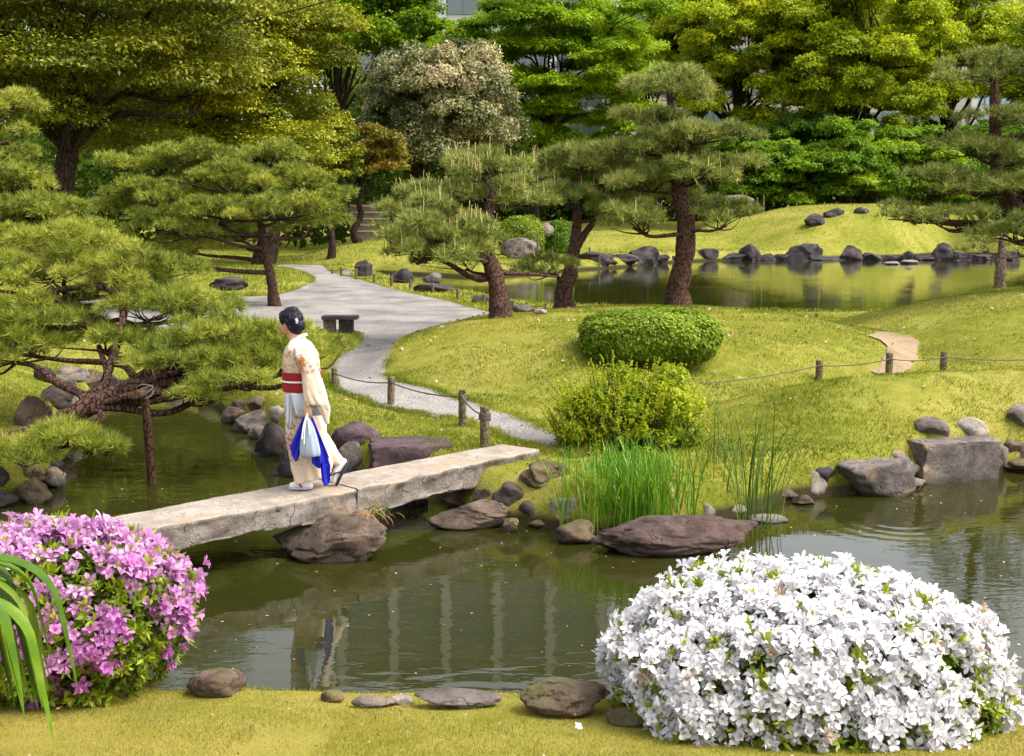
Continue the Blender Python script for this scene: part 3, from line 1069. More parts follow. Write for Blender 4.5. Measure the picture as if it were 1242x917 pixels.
pine('pine at the left edge with yellow tipped pads in front of the big dark trunk',
     [(-120, 420, 26), (-95, 360, 26), (-70, 300, 26), (-50, 240, 26), (-45, 180, 26), (-40, 130, 26)], (.24, .06),
     [(5, 135, 42, 24, 26, .08), (10, 165, 46, 14, 25.5, .05), (-20, 205, 60, 24, 26), (25, 228, 52, 22, 25), (-10, 265, 60, 20, 25), (60, 262, 60, 18, 24.6), (100, 285, 50, 16, 24.4), (20, 300, 66, 16, 24)],
     'needle_yel', group=PG, need=(.16, .017, 15), dens=1.6, tone0=.52, subr=.36,
     extra=[([(-70, 300, 26), (-20, 275, 25.4), (15, 262, 25.2), (32, 262, 25)], .09, .03), ([(-60, 270, 26), (-10, 240, 25.4), (30, 243, 25.2), (48, 250, 25)], .08, .02)])
pine('old pine propped over the pond with a thick sprawling trunk',
     [(-70, 560, 12.6), (-10, 540, 12.8), (50, 525, 13.0), (95, 500, 13.1), (135, 480, 13.2), (172, 462, 13.3), (190, 440, 13.6), (160, 410, 14.2), (110, 385, 14.6), (80, 360, 14.8)], (.125, .06),
     [(60, 325, 74, 26, 14.8, .12), (140, 330, 60, 22, 14.6, .10), (-20, 335, 60, 30, 15, .05), (205, 335, 44, 18, 15, .02), (30, 385, 70, 22, 14.2), (190, 375, 62, 22, 14.2, .03), (120, 415, 56, 16, 14), (235, 410, 46, 18, 13.8), (290, 405, 46, 16, 14.0), (335, 408, 42, 14, 14.2), (392, 424, 36, 13, 14.4), (310, 440, 44, 16, 13.8), (370, 432, 44, 14, 14.0), (205, 440, 56, 14, 13.4), (260, 462, 44, 14, 13.4), (300, 462, 30, 10, 13.2),
      (20, 420, 60, 20, 14), (245, 375, 40, 14, 14.6), (90, 300, 66, 18, 15.2, .1), (160, 352, 60, 20, 14.9, .06), (75, 395, 56, 18, 14.5), (270, 435, 46, 14, 13.7), (20, 546, 56, 13, 12.3), (75, 538, 44, 11, 12.4), (120, 543, 32, 8, 12.4), (-30, 556, 50, 14, 12.3), (-10, 430, 50, 18, 14.4), (240, 482, 30, 8, 13.2)],
     'needle_yel', group=PG, need=(.135, .0085, 20), dens=1.9, tone0=.58, subr=.24, base_z=1, ns=16, bark_m='pine_bark', candle=.12, candleL=.12,
     extra=[([(60, 350, 14.6), (85, 378, 14.5), (110, 400, 14.2), (125, 405, 14.2)], .05, .03), ([(110, 500, 13.1), (122, 500, 12.95), (118, 510, 12.9), (105, 518, 12.9)], .03, .02), ([(128, 462, 13.5), (150, 380, 14), (130, 350, 14.4), (70, 352, 14.6), (30, 365, 14.6)], .05, .03),
            ([(180, 455, 13.4), (240, 430, 13.6), (300, 425, 13.9), (370, 420, 14.1)], .055, .02), ([(98, 485, 13.15), (130, 462, 13.4), (120, 420, 14)], .05, .03)])
# ------------------------------------------------------------------ stones
ROCKN = {}


def rock_mesh(w, d, h, seed, cuts=7, sharp=.5, lum=.22, n=4, boxy=0.0):
    V, Fc = ico(n)
    r = np.random.default_rng(seed)
    V = V.copy()
    if boxy:
        V = np.clip(V * (1 + .85 * boxy), -1, 1)
    for k in range(cuts):
        nn = unit(r.normal(0, 1, 3) * [1, 1, .8])
        dd = r.uniform(.55, .85)
        s = V @ nn - dd
        V = V - np.where(s > 0, s * (1 - .18 * (1 - sharp)), 0)[:, None] * nn
    V = V * (1 + lum * fbm(V * 1.1 + seed * 3.7, 2, seed & 63)[:, None] + .05 * fbm(V * 4 + seed, 3, 7)[:, None] - .07 * (np.abs(fbm(V * 1.9 + seed * 1.3, 3, 9)) < .10)[:, None] * (lum > .06))
    lo, hi = V.min(0), V.max(0)
    V = (V - (lo + hi) / 2) / ((hi - lo) / 2)
    return V * np.array([w / 2, d / 2, h / 2]), Fc


_used = {}


def rock(label, x0, x1, yt, yb, mat='rock_grey', z=None, group=None, deep=.75, seed=None, cuts=7, sharp=.8, boxy=0.0, rot=0.0, tiltx=0.0, name='boulder', n=4, Y=None, lum=.22, sink=.22, cat='rock', smooth=True):
    """photo box x0..x1, yt..yb of the visible stone; z of the ground where it meets it"""
    if z is None:
        z = 0.0
    cxp = (x0 + x1) / 2
    if Y is None:
        Yh = hit(cxp, yb)
        z = D(cxp, yb, Yh)[2]
        w = (x1 - x0) * Yh / F
        d = w * deep
        Yc = Yh + d * .42
    else:
        Yc = Y
        w = (x1 - x0) * Yc / F
        d = w * deep
        z = D(cxp, yb, Yc - d * .4)[2]
    top = D(cxp, yt, Yc)[2]
    x = D(cxp, yb, Yc)[0]
    h = max(top - z, .05)
    hh = h * (1 + sink)
    seed = seed if seed is not None else int(x0 * 13 + yt * 7) & 1023
    V, Fc = rock_mesh(w, d, hh, seed, cuts, sharp, lum, n, boxy)
    if tiltx:
        c, s = math.cos(tiltx), math.sin(tiltx)
        V = np.stack([V[:, 0] * c - V[:, 2] * s, V[:, 1], V[:, 0] * s + V[:, 2] * c], -1)
    if rot:
        c, s = math.cos(rot), math.sin(rot)
        V = np.stack([V[:, 0] * c - V[:, 1] * s, V[:, 0] * s + V[:, 1] * c, V[:, 2]], -1)
    V = V + np.array([x, Yc, top - hh / 2])
    mb = MB()
    mb.add(V, Fc)
    o = mb.build(name, M[mat], smooth=smooth)
    return tag(o, label, cat, group)


ORD = ['first', 'second', 'third', 'fourth', 'fifth', 'sixth', 'seventh', 'eighth', 'ninth', 'tenth', 'eleventh', 'twelfth', 'thirteenth', 'fourteenth',
       'fifteenth', 'sixteenth', 'seventeenth', 'eighteenth', 'nineteenth', 'twentieth', 'twenty first', 'twenty second', 'twenty third', 'twenty fourth', 'twenty fifth', 'twenty sixth', 'twenty seventh', 'twenty eighth', 'twenty ninth', 'thirtieth']

# right bank
rock('long rectangular cut stone block with a flat top at the water by the right edge', 1086, 1207, 530, 584, 'rock_grey', deep=.55, seed=5, cuts=0, sharp=1, boxy=.9, lum=.05, rot=.32, name='stone_block', cat='stone')
rock('flat sloping grey stone leaning against the long cut block at the water', 1012, 1108, 556, 603, 'rock_grey', deep=.6, seed=8, cuts=5, sharp=1, boxy=.5, lum=.08, rot=.25, tiltx=.10)
rock('pale rounded stone left of the sloping grey stone', 964, 1003, 571, 604, 'rock_pale', seed=11, cuts=3)
rock('small dark stone wedged behind the pale rounded one on the right bank', 985, 1015, 566, 590, 'rock_dark', z=.12, seed=12, n=3)
rock('smooth round grey boulder on the grass behind the long cut block', 1105, 1152, 505, 532, 'rock_grey', z=.35, seed=21, cuts=2, lum=.1)
rock('second smooth boulder on the grass, pale and right of the round grey one', 1147, 1200, 506, 534, 'rock_pale', z=.35, seed=22, cuts=2, lum=.1)
rock('big angular dark boulder at the right edge above the tan stones', 1208, 1275, 489, 526, 'rock_grey', z=.32, seed=23, cuts=8, sharp=1)
rock('tan brown stone just right of the long cut block', 1196, 1242, 522, 552, 'rock_brown', z=.12, seed=24, cuts=4)
rock('reddish brown stone at the right edge below the angular boulder', 1216, 1275, 533, 565, 'rock_brown', z=.05, seed=25, cuts=4)
rock('small squarish stone between the cut block and the reddish stone', 1198, 1222, 540, 568, 'rock_grey', z=.02, seed=26, cuts=5, n=3)
rock('low brown stone at the waterline on the right edge', 1205, 1290, 556, 576, 'rock_brown', seed=27, cuts=4)
# reed bed
rock('large flat dark brown rock lying in the water before the reeds', 708, 926, 626, 677, 'rock_wet', deep=.42, seed=33, cuts=4, sharp=.3, lum=.20, n=5, rot=.06)
rock('angular brown stone at the left end of the flat dark rock', 672, 722, 630, 662, 'rock_brown', seed=34, cuts=8, sharp=1)
rock('pale upright stone among the reeds behind the flat dark rock', 846, 868, 611, 632, 'rock_pale', z=.03, seed=35, n=3)
rock('flat pale stone between the two tall reed tufts', 872, 908, 611, 625, 'rock_pale', z=.03, seed=36, cuts=3, n=3)
rock('flat pinkish stone at the waterline under the right reed tuft', 900, 956, 624, 636, 'rock_pale', seed=37, cuts=4, n=3)
rock('tan squared stone half hidden by the left side of the reeds', 667, 704, 602, 630, 'rock_pale', z=.08, seed=38, cuts=5, boxy=.5)
rock('small pointed brown stone at the water left of the green ground cover', 607, 630, 628, 647, 'rock_brown', seed=39, cuts=7, sharp=1, n=3)
rock('rounded dark stone in the green ground cover beside the bridge end', 628, 655, 607, 632, 'rock_dark', z=.05, seed=40, cuts=3, n=3)
rock('small flat stone below the rounded dark stone by the reeds', 640, 668, 630, 642, 'rock_brown', seed=41, cuts=3, n=3)
rock('reddish stone under the right end of the bridge slab', 625, 678, 568, 596, 'rock_brown', z=.28, seed=42, cuts=4)
# abutment under the bridge
rock('squat dark brown stone under the right half of the bridge, at the water', 517, 622, 606, 643, 'rock_pier', deep=.6, seed=44, cuts=10, sharp=1, lum=.12, n=5)
rock('short upright stone propping the right bridge slab', 572, 598, 590, 622, 'rock_brown', seed=45, cuts=3, boxy=.7)
rock('dark stone filling the gap under the bridge beside the upright prop', 596, 640, 584, 616, 'rock_dark', seed=46, cuts=5)
rock('wide brown stone under the bridge just left of the short upright prop', 528, 584, 588, 618, 'rock_pier', seed=49, cuts=8, sharp=1)
rock('flat topped stone bearing the very end of the bridge slab', 640, 690, 556, 584, 'rock_brown', seed=48, cuts=7, sharp=1)
rock('small dark wet stone at the foot of the shore behind the bridge pier', 470, 520, 596, 628, 'rock_dark', Y=12.2, seed=47, cuts=5)
rock('big brown pier boulder standing in the water under the bridge joint', 326, 476, 622, 684, 'rock_pier', deep=.62, seed=53, cuts=10, sharp=1, lum=.10, n=5)
rock('dark support stone under the hidden left end of the bridge', 176, 232, 652, 704, 'rock_dark', Y=9.72, seed=51, cuts=5, boxy=.5)
# behind the bridge
BK = 'boulders on the bank behind the bridge'
rock('squared purple brown stone block with a flat top behind the bridge', 446, 551, 534, 574, 'rock_purple', z=.30, deep=.7, seed=55, cuts=0, sharp=1, boxy=.9, lum=.05, rot=.18, name='stone_block', group=BK, cat='stone')
rock('rounded purple boulder just left of the squared block', 398, 464, 511, 545, 'rock_purple', z=.30, seed=56, cuts=5, group=BK)
rock('mottled grey boulder directly behind the walking woman', 406, 452, 534, 578, 'rock_grey', z=.10, seed=57, cuts=5, group=BK)
rock('dark brown boulder at the water touching the womans back hem', 308, 352, 511, 555, 'rock_dark', seed=58, cuts=5, group=BK)
rock('grey boulder with a flat top left of the dark brown one', 282, 334, 497, 527, 'rock_grey', z=.05, seed=59, cuts=5, group=BK)
rock('small low boulder at the water between the flat topped and dark brown ones', 300, 326, 514, 534, 'rock_grey', seed=60, cuts=4, n=3, group=BK)
rock('rounded tan boulder farthest left behind the bridge', 268, 300, 493, 516, 'rock_brown', z=0.02, seed=61, cuts=4, group=BK)
rock('flat brown boulder on the grass edge above the flat topped grey one', 298, 330, 480, 500, 'rock_brown', z=.25, seed=62, cuts=4, group=BK)
rock('pale small boulder between the woman and the grass strip', 326, 352, 492, 512, 'rock_pale', z=.22, seed=63, cuts=3, n=3, group=BK)
for lab, bx_, mt, s_ in [('brown boulder under the grass strip between the rounded tan and flat topped ones', (276, 306, 484, 508), 'rock_brown', 161), ('wedge shaped grey boulder right behind the womans skirt', (344, 384, 520, 562), 'rock_grey', 162),
                     ('low dark boulder at the water below the wedge shaped one', (336, 372, 548, 580), 'rock_dark', 163), ('small stone between the mottled and the rounded purple boulders', (384, 412, 528, 552), 'rock_grey', 164),
                     ('wet dark boulder low at the bridge edge below the mottled one', (388, 430, 560, 588), 'rock_dark', 165), ('brown boulder between the squared block and the bridge', (452, 498, 560, 588), 'rock_brown', 166)]:
    rock(lab, *bx_, mt, seed=s_, cuts=6, group=BK)
RB = 'low stones edging the right bank'
for lab, bx_, mt, s_ in [('low flat stone edging the bank left of the pale rounded stone', (936, 968, 592, 608), 'rock_brown', 171), ('thin flat stone at the water under the sloping grey stone', (1090, 1122, 580, 594), 'rock_grey', 172),
                     ('small brown stone at the water below the pale rounded one', (960, 990, 600, 613), 'rock_brown', 173), ('small grey stone on the grass above the sloping grey one', (1076, 1098, 546, 560), 'rock_grey', 174),
                     ('small pale stone between the sloping grey stone and the cut block', (1096, 1116, 560, 578), 'rock_pale', 175)]:
    rock(lab, *bx_, mt, seed=s_, cuts=6, group=RB, n=4)
# left bank
LB = 'stones of the left bank'
rock('large tan boulder under the thick pine trunk', 16, 56, 480, 520, 'rock_brown', z=.25, seed=70, cuts=5, group=LB)
rock('rounded dark boulder resting against the pine trunk beside the large tan one', 46, 92, 468, 496, 'rock_dark', z=.38, seed=71, cuts=3, group=LB)
rock('mossy grey boulder between the pine trunk and the yellow lawn', 76, 104, 478, 512, 'rock_grey', z=.22, seed=72, cuts=4, group=LB)
rock('small brown stone tucked under the pine trunk', 34, 66, 490, 526, 'rock_brown', z=.2, seed=73, cuts=4, n=3, group=LB)
rock('pale rounded boulder on the shore behind the pine trunk', 62, 95, 454, 474, 'rock_grey', z=.32, seed=74, cuts=3, group=LB)
rock('dark boulder at the far left of the shore row above the yellow lawn', 42, 68, 445, 464, 'rock_dark', z=.40, seed=75, cuts=4, group=LB)
rock('broad brown boulder at the head of the pond', 92, 130, 448, 476, 'rock_brown', z=.15, seed=76, cuts=4, group=LB)
rock('brown boulder right of the broad one at the head of the pond', 116, 142, 454, 474, 'rock_dark', z=.10, seed=77, cuts=5, n=3, group=LB)
rock('long grey boulder lying above the shore row on the left bank', 66, 108, 443, 462, 'rock_grey', z=.42, seed=78, cuts=4, group=LB)
rock('flat stone under the prop post at the head of the pond', 200, 240, 462, 480, 'rock_grey', z=0, seed=79, cuts=4, n=3, group=LB)
rock('brown stone hidden among needles at the head of the pond', 240, 275, 464, 486, 'rock_brown', z=.02, seed=80, cuts=4, n=3, group=LB)
rock('grey stone lowest in the pile at the left edge of the water', 22, 64, 578, 612, 'rock_brown', seed=81, cuts=4, group=LB)
rock('rounded grey stone at the right end of the pile at the left edge', 52, 82, 566, 594, 'rock_grey', z=.03, seed=82, cuts=3, group=LB)
rock('flat grey stone on top of the pile at the left edge', 50, 80, 558, 574, 'rock_dark', z=.15, seed=83, cuts=3, n=3, group=LB)
rock('dark stone at the very left edge beside the pile', -20, 22, 594, 618, 'rock_dark', seed=84, cuts=3, group=LB)
rock('brown stone at the back of the pile under the low pine branch', 14, 54, 558, 586, 'rock_brown', z=.15, seed=85, cuts=4, group=LB)
rock('blackish stone at the very left edge under the low pine branch', -25, 14, 560, 592, 'rock_dark', z=.2, seed=86, cuts=4, group=LB)
# near shore
NS = 'stones of the near shore'
rock('flat mossy stone at the water right of the pink azalea', 226, 300, 813, 848, 'rock_brown', seed=90, cuts=3, lum=.08, deep=.8, group=NS)
rock('round brown boulder left of the white azalea on the near shore', 626, 745, 827, 872, 'rock_brown', seed=91, cuts=3, lum=.14, n=5, z=.03, group=NS)
rock('long low grey stone in the middle of the near shore', 498, 612, 839, 862, 'rock_grey', seed=92, cuts=3, lum=.1, deep=.45, z=.03, group=NS)
rock('low flat stone left of the long grey one on the near shore', 424, 482, 844, 860, 'rock_grey', seed=93, cuts=3, lum=.1, deep=.5, z=.03, group=NS)
rock('small rounded stone by the reflection of the woman on the near shore', 388, 420, 838, 854, 'rock_brown', seed=94, cuts=3, n=3, group=NS)
rock('small flat pale stone between the two low near shore stones', 472, 502, 844, 856, 'rock_pale', seed=95, cuts=3, n=3, group=NS)
rock('brown stone peeking out at the left foot of the white azalea', 732, 790, 862, 884, 'rock_brown', z=.10, seed=96, cuts=3, n=3, group=NS)
# far shore
FS = 'dark rocks along the far shore of the lake'
far = [(696, 750, 283, 312), (728, 775, 282, 316), (752, 800, 288, 320), (780, 812, 292, 319), (800, 836, 294, 318), (842, 872, 286, 314), (862, 905, 284, 316), (895, 925, 292, 315),
       (912, 940, 298, 316), (932, 962, 296, 315), (948, 1000, 282, 312), (975, 1030, 296, 313), (1018, 1046, 294, 312), (1040, 1068, 296, 312), (1062, 1090, 299, 312), (1086, 1112, 297, 310), (1108, 1134, 295, 310), (1128, 1158, 290, 309),
       (1150, 1180, 294, 310), (1176, 1204, 297, 312), (1200, 1240, 296, 313), (716, 742, 301, 321)]
far.sort(key=lambda t: t[0] + t[1])
for i, (x0, x1, yt, yb) in enumerate(far):
    yb = max(yb, 316)
    yt = yb - (yb - yt) * [.42, .62, .30, .85, .5][i % 5] * (.8 if x0 < 860 else 1)
    rock('dark angular rock on the far shore of the lake, %s from the left' % ORD[i], x0, x1, yt, yb, 'rock_dark', seed=100 + i, cuts=10, sharp=1, group=FS, n=3, deep=.7, sink=.7, lum=.25, smooth=False)
HS = 'dark rocks on the grass hill'
for lab, b, sd_ in [('dark upright rock at the left of the grass hill', (975, 1001, 258, 278), 130), ('dark flat rock touching the upright one on the grass hill', (998, 1024, 252, 265), 131),
                    ('small pointed rock in the middle of the grass hill', (1035, 1055, 251, 262), 132), ('low dark rock lowest on the grass hill', (1043, 1064, 267, 277), 133),
                    ('largest dark rock below the sapling on the grass hill', (1085, 1116, 251, 270), 134), ('flat dark rock at the right end of the grass hill', (1118, 1150, 258, 270), 135)]:
    cxp = (b[0] + b[1]) / 2
    # find where the view meets the hill
    Yq = hit(cxp, b[3])
    rock(lab, *b, 'rock_dark', Y=Yq + .6, seed=sd_, cuts=9, sharp=1, group=HS, n=3, smooth=False)
LS = 'rocks beyond the row of low posts'
for lab, b, mt, sd_ in [('black rock at the left end beyond the low posts', (430, 452, 315, 336), 'rock_dark', 140), ('dark brown rock under the stout pine cushion', (472, 502, 325, 344), 'rock_dark', 141),
                        ('pale grey rock right of the dark brown one under the pine cushion', (512, 536, 330, 343), 'rock_grey', 142), ('white stone by the start of the low posts', (414, 428, 327, 335), 'rock_pale', 143),
                        ('long black stone edging beyond the low posts', (500, 550, 343, 355), 'rock_dark', 144), ('white stone at the foot of the forked pine', (646, 664, 374, 382), 'rock_pale', 145),
                        ('grey stone edging between the stout pine and the white stone', (616, 648, 369, 379), 'rock_grey', 146), ('flat dark edging stone left of the stout pine trunk', (572, 604, 357, 368), 'rock_dark', 147)]:
    rock(lab, *b, mt, z=.12, seed=sd_, cuts=6, sharp=1, group=LS, n=3)
rock('wide brown boulder on the sandy bank behind the forked pine', 608, 656, 288, 312, 'rock_grey', Y=62, seed=150, cuts=4)
rock('grey boulder beside the clipped dome bush on the far bank', 652, 672, 270, 285, 'rock_grey', Y=66, seed=151, cuts=4, n=3)
rock('pale boulder on the rise behind the tall straight pine', 875, 914, 236, 252, 'rock_grey', Y=86, seed=152, cuts=4, n=3)
rock('dark flat rock on the grass island left of the small spreading pine', 254, 302, 335, 351, 'rock_dark', Y=35, seed=153, cuts=4)
rock('left one of the two flat pale stones in the lake', 1072, 1092, 317, 321, 'rock_pale', seed=154, cuts=3, n=3)
rock('right one of the two flat pale stones in the lake', 1092, 1114, 315, 320, 'rock_pale', seed=155, cuts=3, n=3)
isl = rock('tiny low island with dry grass in the lake', 1132, 1178, 304, 315, 'rock_brown', seed=156, cuts=3, name='islet', n=3)

# ------------------------------------------------------------------ bridge of two granite slabs
M['granite_side'] = stone('granite_side', (.15, .12, .095), (.32, .275, .235), (.30, .22, .15), 4, bump=1.3, wet=False, speck=(.10, .085, .07))


def slab(label, a0, a1, b0, b1, zt, th, seed):
    """a0->a1 front top edge, b0->b1 back top edge (xy)"""
    nu, nv, nw = 90, 22, 9
    a0, a1, b0, b1 = [np.asarray(v, float) for v in (a0, a1, b0, b1)]
    mb = MB()
    u = np.linspace(0, 1, nu)
    # section loop: top front->back, back side down, bottom back->front, front side up
    sec = [(v, 0.0) for v in np.linspace(0, 1, nv)] + [(1, -q) for q in np.linspace(0, 1, nw)[1:]] + [(v, -1) for v in np.linspace(1, 0, nv)[1:]] + [(0, -q) for q in np.linspace(1, 0, nw)[1:-1]]
    sec = np.array(sec)
    ns = len(sec)
    Fr = a0 + (a1 - a0) * u[:, None]
    Bk = b0 + (b1 - b0) * u[:, None]
    P = Fr[:, None, :] * (1 - sec[None, :, 0:1]) + Bk[:, None, :] * sec[None, :, 0:1]
    Z = zt + sec[None, :, 1] * th + 0 * u[:, None]
    V = np.concatenate([P, Z[..., None]], -1)
    side = (1 - sstep(0, .06, np.minimum(sec[:, 0], 1 - sec[:, 0])))[None, :]
    depth = sstep(0, .3, -sec[:, 1])[None, :]
    nrm = unit(np.concatenate([a0 - b0, [0]]))
    sgn = np.where(sec[:, 0] < .5, 1, -1)[None, :, None]
    nz = fbm(V * 5.5, 4, seed)
    rid = np.abs(fbm(V * 3.0 + 9, 3, seed + 3))
    V = V + nrm * sgn * ((.022 * nz * (.35 + .65 * depth) - .045 * rid * depth - .012) * side)[..., None]
    bot = sstep(.75, 1, -sec[:, 1])[None, :]
    V[..., 2] += (.035 * fbm(V * 2.4 + 4, 3, seed + 1)) * bot + .006 * fbm(V * 3, 3, seed + 2) * (1 - bot)
    # worn front arris
    V[..., 2] -= .010 * side * (1 - depth) * (1 + nz)
    F = ring_faces(nu, ns)
    mi = np.where((F % ns < nv - 1).all(1), 0, 1)
    mb.add(V.reshape(-1, 3), F[mi == 0], .5, 0)
    base = mb.n
    mb.V, mb.n = mb.V, mb.n
    mb.F.append(F[mi == 1])
    mb.T.append(np.full((mi == 1).sum(), .5))
    mb.M.append(np.full((mi == 1).sum(), 1, np.int32))
    for row, fl in ((0, 1), (nu - 1, 0)):
        c = V[row].mean(0)
        ring = np.concatenate([V[row], c[None]])
        i = np.arange(ns)
        T = np.stack([np.full(ns, ns), (i + 1) % ns, i], -1)
        mb.add(ring, T if not fl else T[:, ::-1], .5, 1)
    o = mb.build('bridge_slab', [M['granite'], M['granite_side']])
    return tag(o, label, 'bridge', 'granite slabs of the footbridge')


BZ = .52
fL, bL = G(150, 648, BZ)[:2], G(92, 634, BZ)[:2]
fM, bM = G(435, 594, BZ)[:2], G(383, 580, BZ)[:2]
fR, bR = G(655, 545.5, BZ)[:2], G(606, 539.0, BZ)[:2]
dl = (fL - fM) / np.linalg.norm(fL - fM)
e = (fM - fR) / np.linalg.norm(fM - fR) * .006
slab('long granite slab of the bridge with the woman walking on it, left of the joint', fL, fM + e * 2, bL, bM + e * 2, BZ, .22, 3)
slab('granite slab of the bridge reaching from the joint to the gravel path', fM - e, fR, bM - e, bR, BZ + .004, .25, 8)

# ------------------------------------------------------------------ posts and ropes


def post(px, yt, yb, wpx, Y, label, group, name='wooden_post', lean=0.0, h=None):
    g = D(px, yb, Y)
    z0 = h1(g[0], Y)
    t = D(px, yt, Y)
    r = wpx * Y / F / 2
    mb = MB()
    zs = np.array([z0 - .15, z0, z0 + (t[2] - z0) * .5, t[2] - .012, t[2]])
    pts = np.stack([g[0] + lean * (zs - z0), np.full(5, Y), zs], -1)
    tube(mb, pts, [r, r, r * .97, r * .96, r * .80], 12, rough=.05, seed=int(px) & 31, sub=3)
    o = mb.build(name, M['post'])
    tag(o, label, 'post', group)
    return pts[-1], r


def rope(label, pts, r=.011, sag=.05, group=None):
    mb = MB()
    for a, b in zip(pts[:-1], pts[1:]):
        t = np.linspace(0, 1, 11)[:, None]
        q = a + (b - a) * t
        q[:, 2] -= (4 * sag * t * (1 - t))[:, 0]
        tube(mb, q, r, 6)
    o = mb.build('rope', M['rope'])
    return tag(o, label, 'rope', group)


def yat(px, yb, z0=.45):
    return hit(px, yb)


G1 = 'rope posts along the gravel path'
tops = []
for px, yt, yb, wp, lab in [(406, 446, 471, 8, 'weathered post right behind the womans sleeve'), (474, 457, 493, 9, 'leaning weathered post left of the tallest one by the path'),
                            (561, 473, 517, 10, 'tallest weathered post where the path narrows'), (588, 494, 542, 12, 'weathered post with rope windings nearest the bridge end')]:
    t, r = post(px, yt, yb, wp, yat(px, yb), lab, G1, lean=.03 if px == 474 else 0)
    tops.append(t + np.array([0, -r, -.07]))
rope('dark rope sagging between the posts along the gravel path', tops, .010, .05)
mb = MB()
for k in range(4):
    a = np.linspace(0, 2 * np.pi, 17)
    c = tops[-1] + np.array([0, .065, -.02 - .018 * k])
    rr = 12 * 12.9 / F / 2 + .008
    tube(mb, np.stack([c[0] + rr * np.cos(a), c[1] + rr * np.sin(a), c[2] + .004 * a], -1), .009, 6)
tag(mb.build('rope_winding', M['rope']), 'dark rope wound round the post nearest the bridge end', 'rope')

G2 = 'posts on the right mound'
tops = []
for px, yt, wp, Y, lab in [(832, 460, 8, 16.6, 'short post half hidden by the wild yellow green shrub'), (993, 437, 9, 17.9, 'weathered post left of the sandy path gap'), (1078, 429, 9, 18.1, 'weathered post standing before the sandy path'),
                           (1144, 427, 9, 18.4, 'weathered post right of the sandy path'), (1275, 428, 9, 18.6, 'weathered post just outside the right edge')]:
    t, r = post(px, yt, yt + 26, wp, Y, lab, G2)
    tops.append(t + np.array([0, -r, -.07]))
rope('thin rope running from post to post across the sandy path', tops, .008, .04)

G3 = 'low posts lining the lake side of the path'
rp = [(403, 326, 333), (414, 324, 336), (432, 326, 340), (454, 332, 344), (475, 335, 347), (498, 339, 351), (525, 344, 356), (555, 350, 364), (587, 357, 369), (622, 364, 376), (662, 368, 381)]
tops = []
for i, (px, yt, yb) in enumerate(rp):
    Yp = yat(px, yb)
    t, r = post(px, yt, yb, 3.4, Yp, 'low weathered post on the lake side of the path, %s from the left' % ORD[i], G3)
    tops.append(t + np.array([0, -r, -.05]))
rope('faint rope along the low posts beside the lake', tops, .009, .03)
for i, (px, yt, yb, Y) in enumerate([(652, 283, 297, 60), (715, 300, 315, 62), (727, 307, 322, 60), (918, 240, 252, 88), (926, 238, 252, 88), (966, 246, 254, 86), (1000, 245, 252, 86)]):
    post(px, yt, yb, 2.4, Y, 'thin dark stake on the far bank, %s from the left' % ORD[i], 'stakes on the far bank', name='stake')
post(990, 380, 386, 4, 27.5, 'tiny post on the far side of the central mound', None)

# ------------------------------------------------------------------ prop of the old pine
M['prop'] = bark('prop_wood', (.045, .022, .013), (.13, .07, .042), 22, strength=.6)
pr = empty('pine_prop', (*G(184, 586, 0)[:2], -.4), 'dark wooden prop post with a crosspiece holding up the old pine over the pond', 'prop')
a, b = G(184, 586, 0), D(176, 480, 13.0)
mb = MB()
tube(mb, [a - [0, 0, .5], a, (a + b) / 2, b], [.050, .050, .046, .044], 12, rough=.06, sub=5)
mb.build('post', M['prop'], pr)
mb = MB()
c0, c1 = D(164, 479, 12.75), D(192, 474, 13.4)
tube(mb, [c0, (c0 + c1) / 2, c1], .050, 12, rough=.06, sub=4)
mb.build('crosspiece', M['prop'], pr)
mb = MB()
for k in range(4):
    an = np.linspace(0, 2 * np.pi, 15)
    cc = b + np.array([0, 0, .03 + .016 * k])
    tube(mb, np.stack([cc[0] + .085 * np.cos(an), cc[1] + .06 * np.sin(an), cc[2] + .05 * np.sin(an * 1.0 + k)], -1), .008, 5)
mb.build('rope_lashing', M['rope'], pr)

# ------------------------------------------------------------------ bench
g = G(413, 404, .45)
bY = float(g[1])
bx = float(g[0])
bz = h1(bx, bY)
bench = empty('stone_bench', (bx, bY, bz), 'small dark stone bench with a flat slab seat beside the gravel path', 'bench')
mb = MB()
box(mb, (bx - .36, bY - .16, bz + .27), (bx + .36, bY + .20, bz + .34))
o = mb.build('seat', M['rock_dark'], bench, smooth=False)
mb = MB()
box(mb, (bx - .02, bY - .10, bz - .05), (bx + .26, bY + .14, bz + .27))
mb.build('pedestal', M['rock_dark'], bench, smooth=False)
mb = MB()
box(mb, (bx - .34, bY - .08, bz - .05), (bx - .10, bY + .12, bz + .268))
mb.build('pedestal', M['rock_grey'], bench, smooth=False)

# ------------------------------------------------------------------ bamboo fence far behind the path
M['bamboo'] = plain('weathered_bamboo', (.20, .15, .11), .8, .35, 6)
M['batten'] = plain('fence_batten', (.42, .33, .24), .8, .2, 9)
fY = 64
fx0, fx1 = D(425, 260, fY)[0], D(471, 260, fY)[0]
z0 = h1((fx0 + fx1) / 2, fY)
zt = D(440, 248, fY)[2]
zb = D(440, 284, fY)[2]
bf = empty('bamboo_fence', ((fx0 + fx1) / 2, fY, zb), 'brown bamboo fence panel with pale horizontal battens behind the trees', 'fence')
mb = MB()
for i, x in enumerate(np.linspace(fx0, fx1, 26)):
    tube(mb, [[x, fY, min(z0, zb) - .2], [x, fY, zt + rng.uniform(-.03, .03)]], .042, 7)
mb.build('panel', M['bamboo'], bf)
for z in np.linspace(zb + .15, zt - .08, 5):
    mb = MB()
    box(mb, (fx0, fY - .09, z - .03), (fx1, fY - .045, z + .03))
    mb.build('batten', M['batten'], bf, smooth=False)

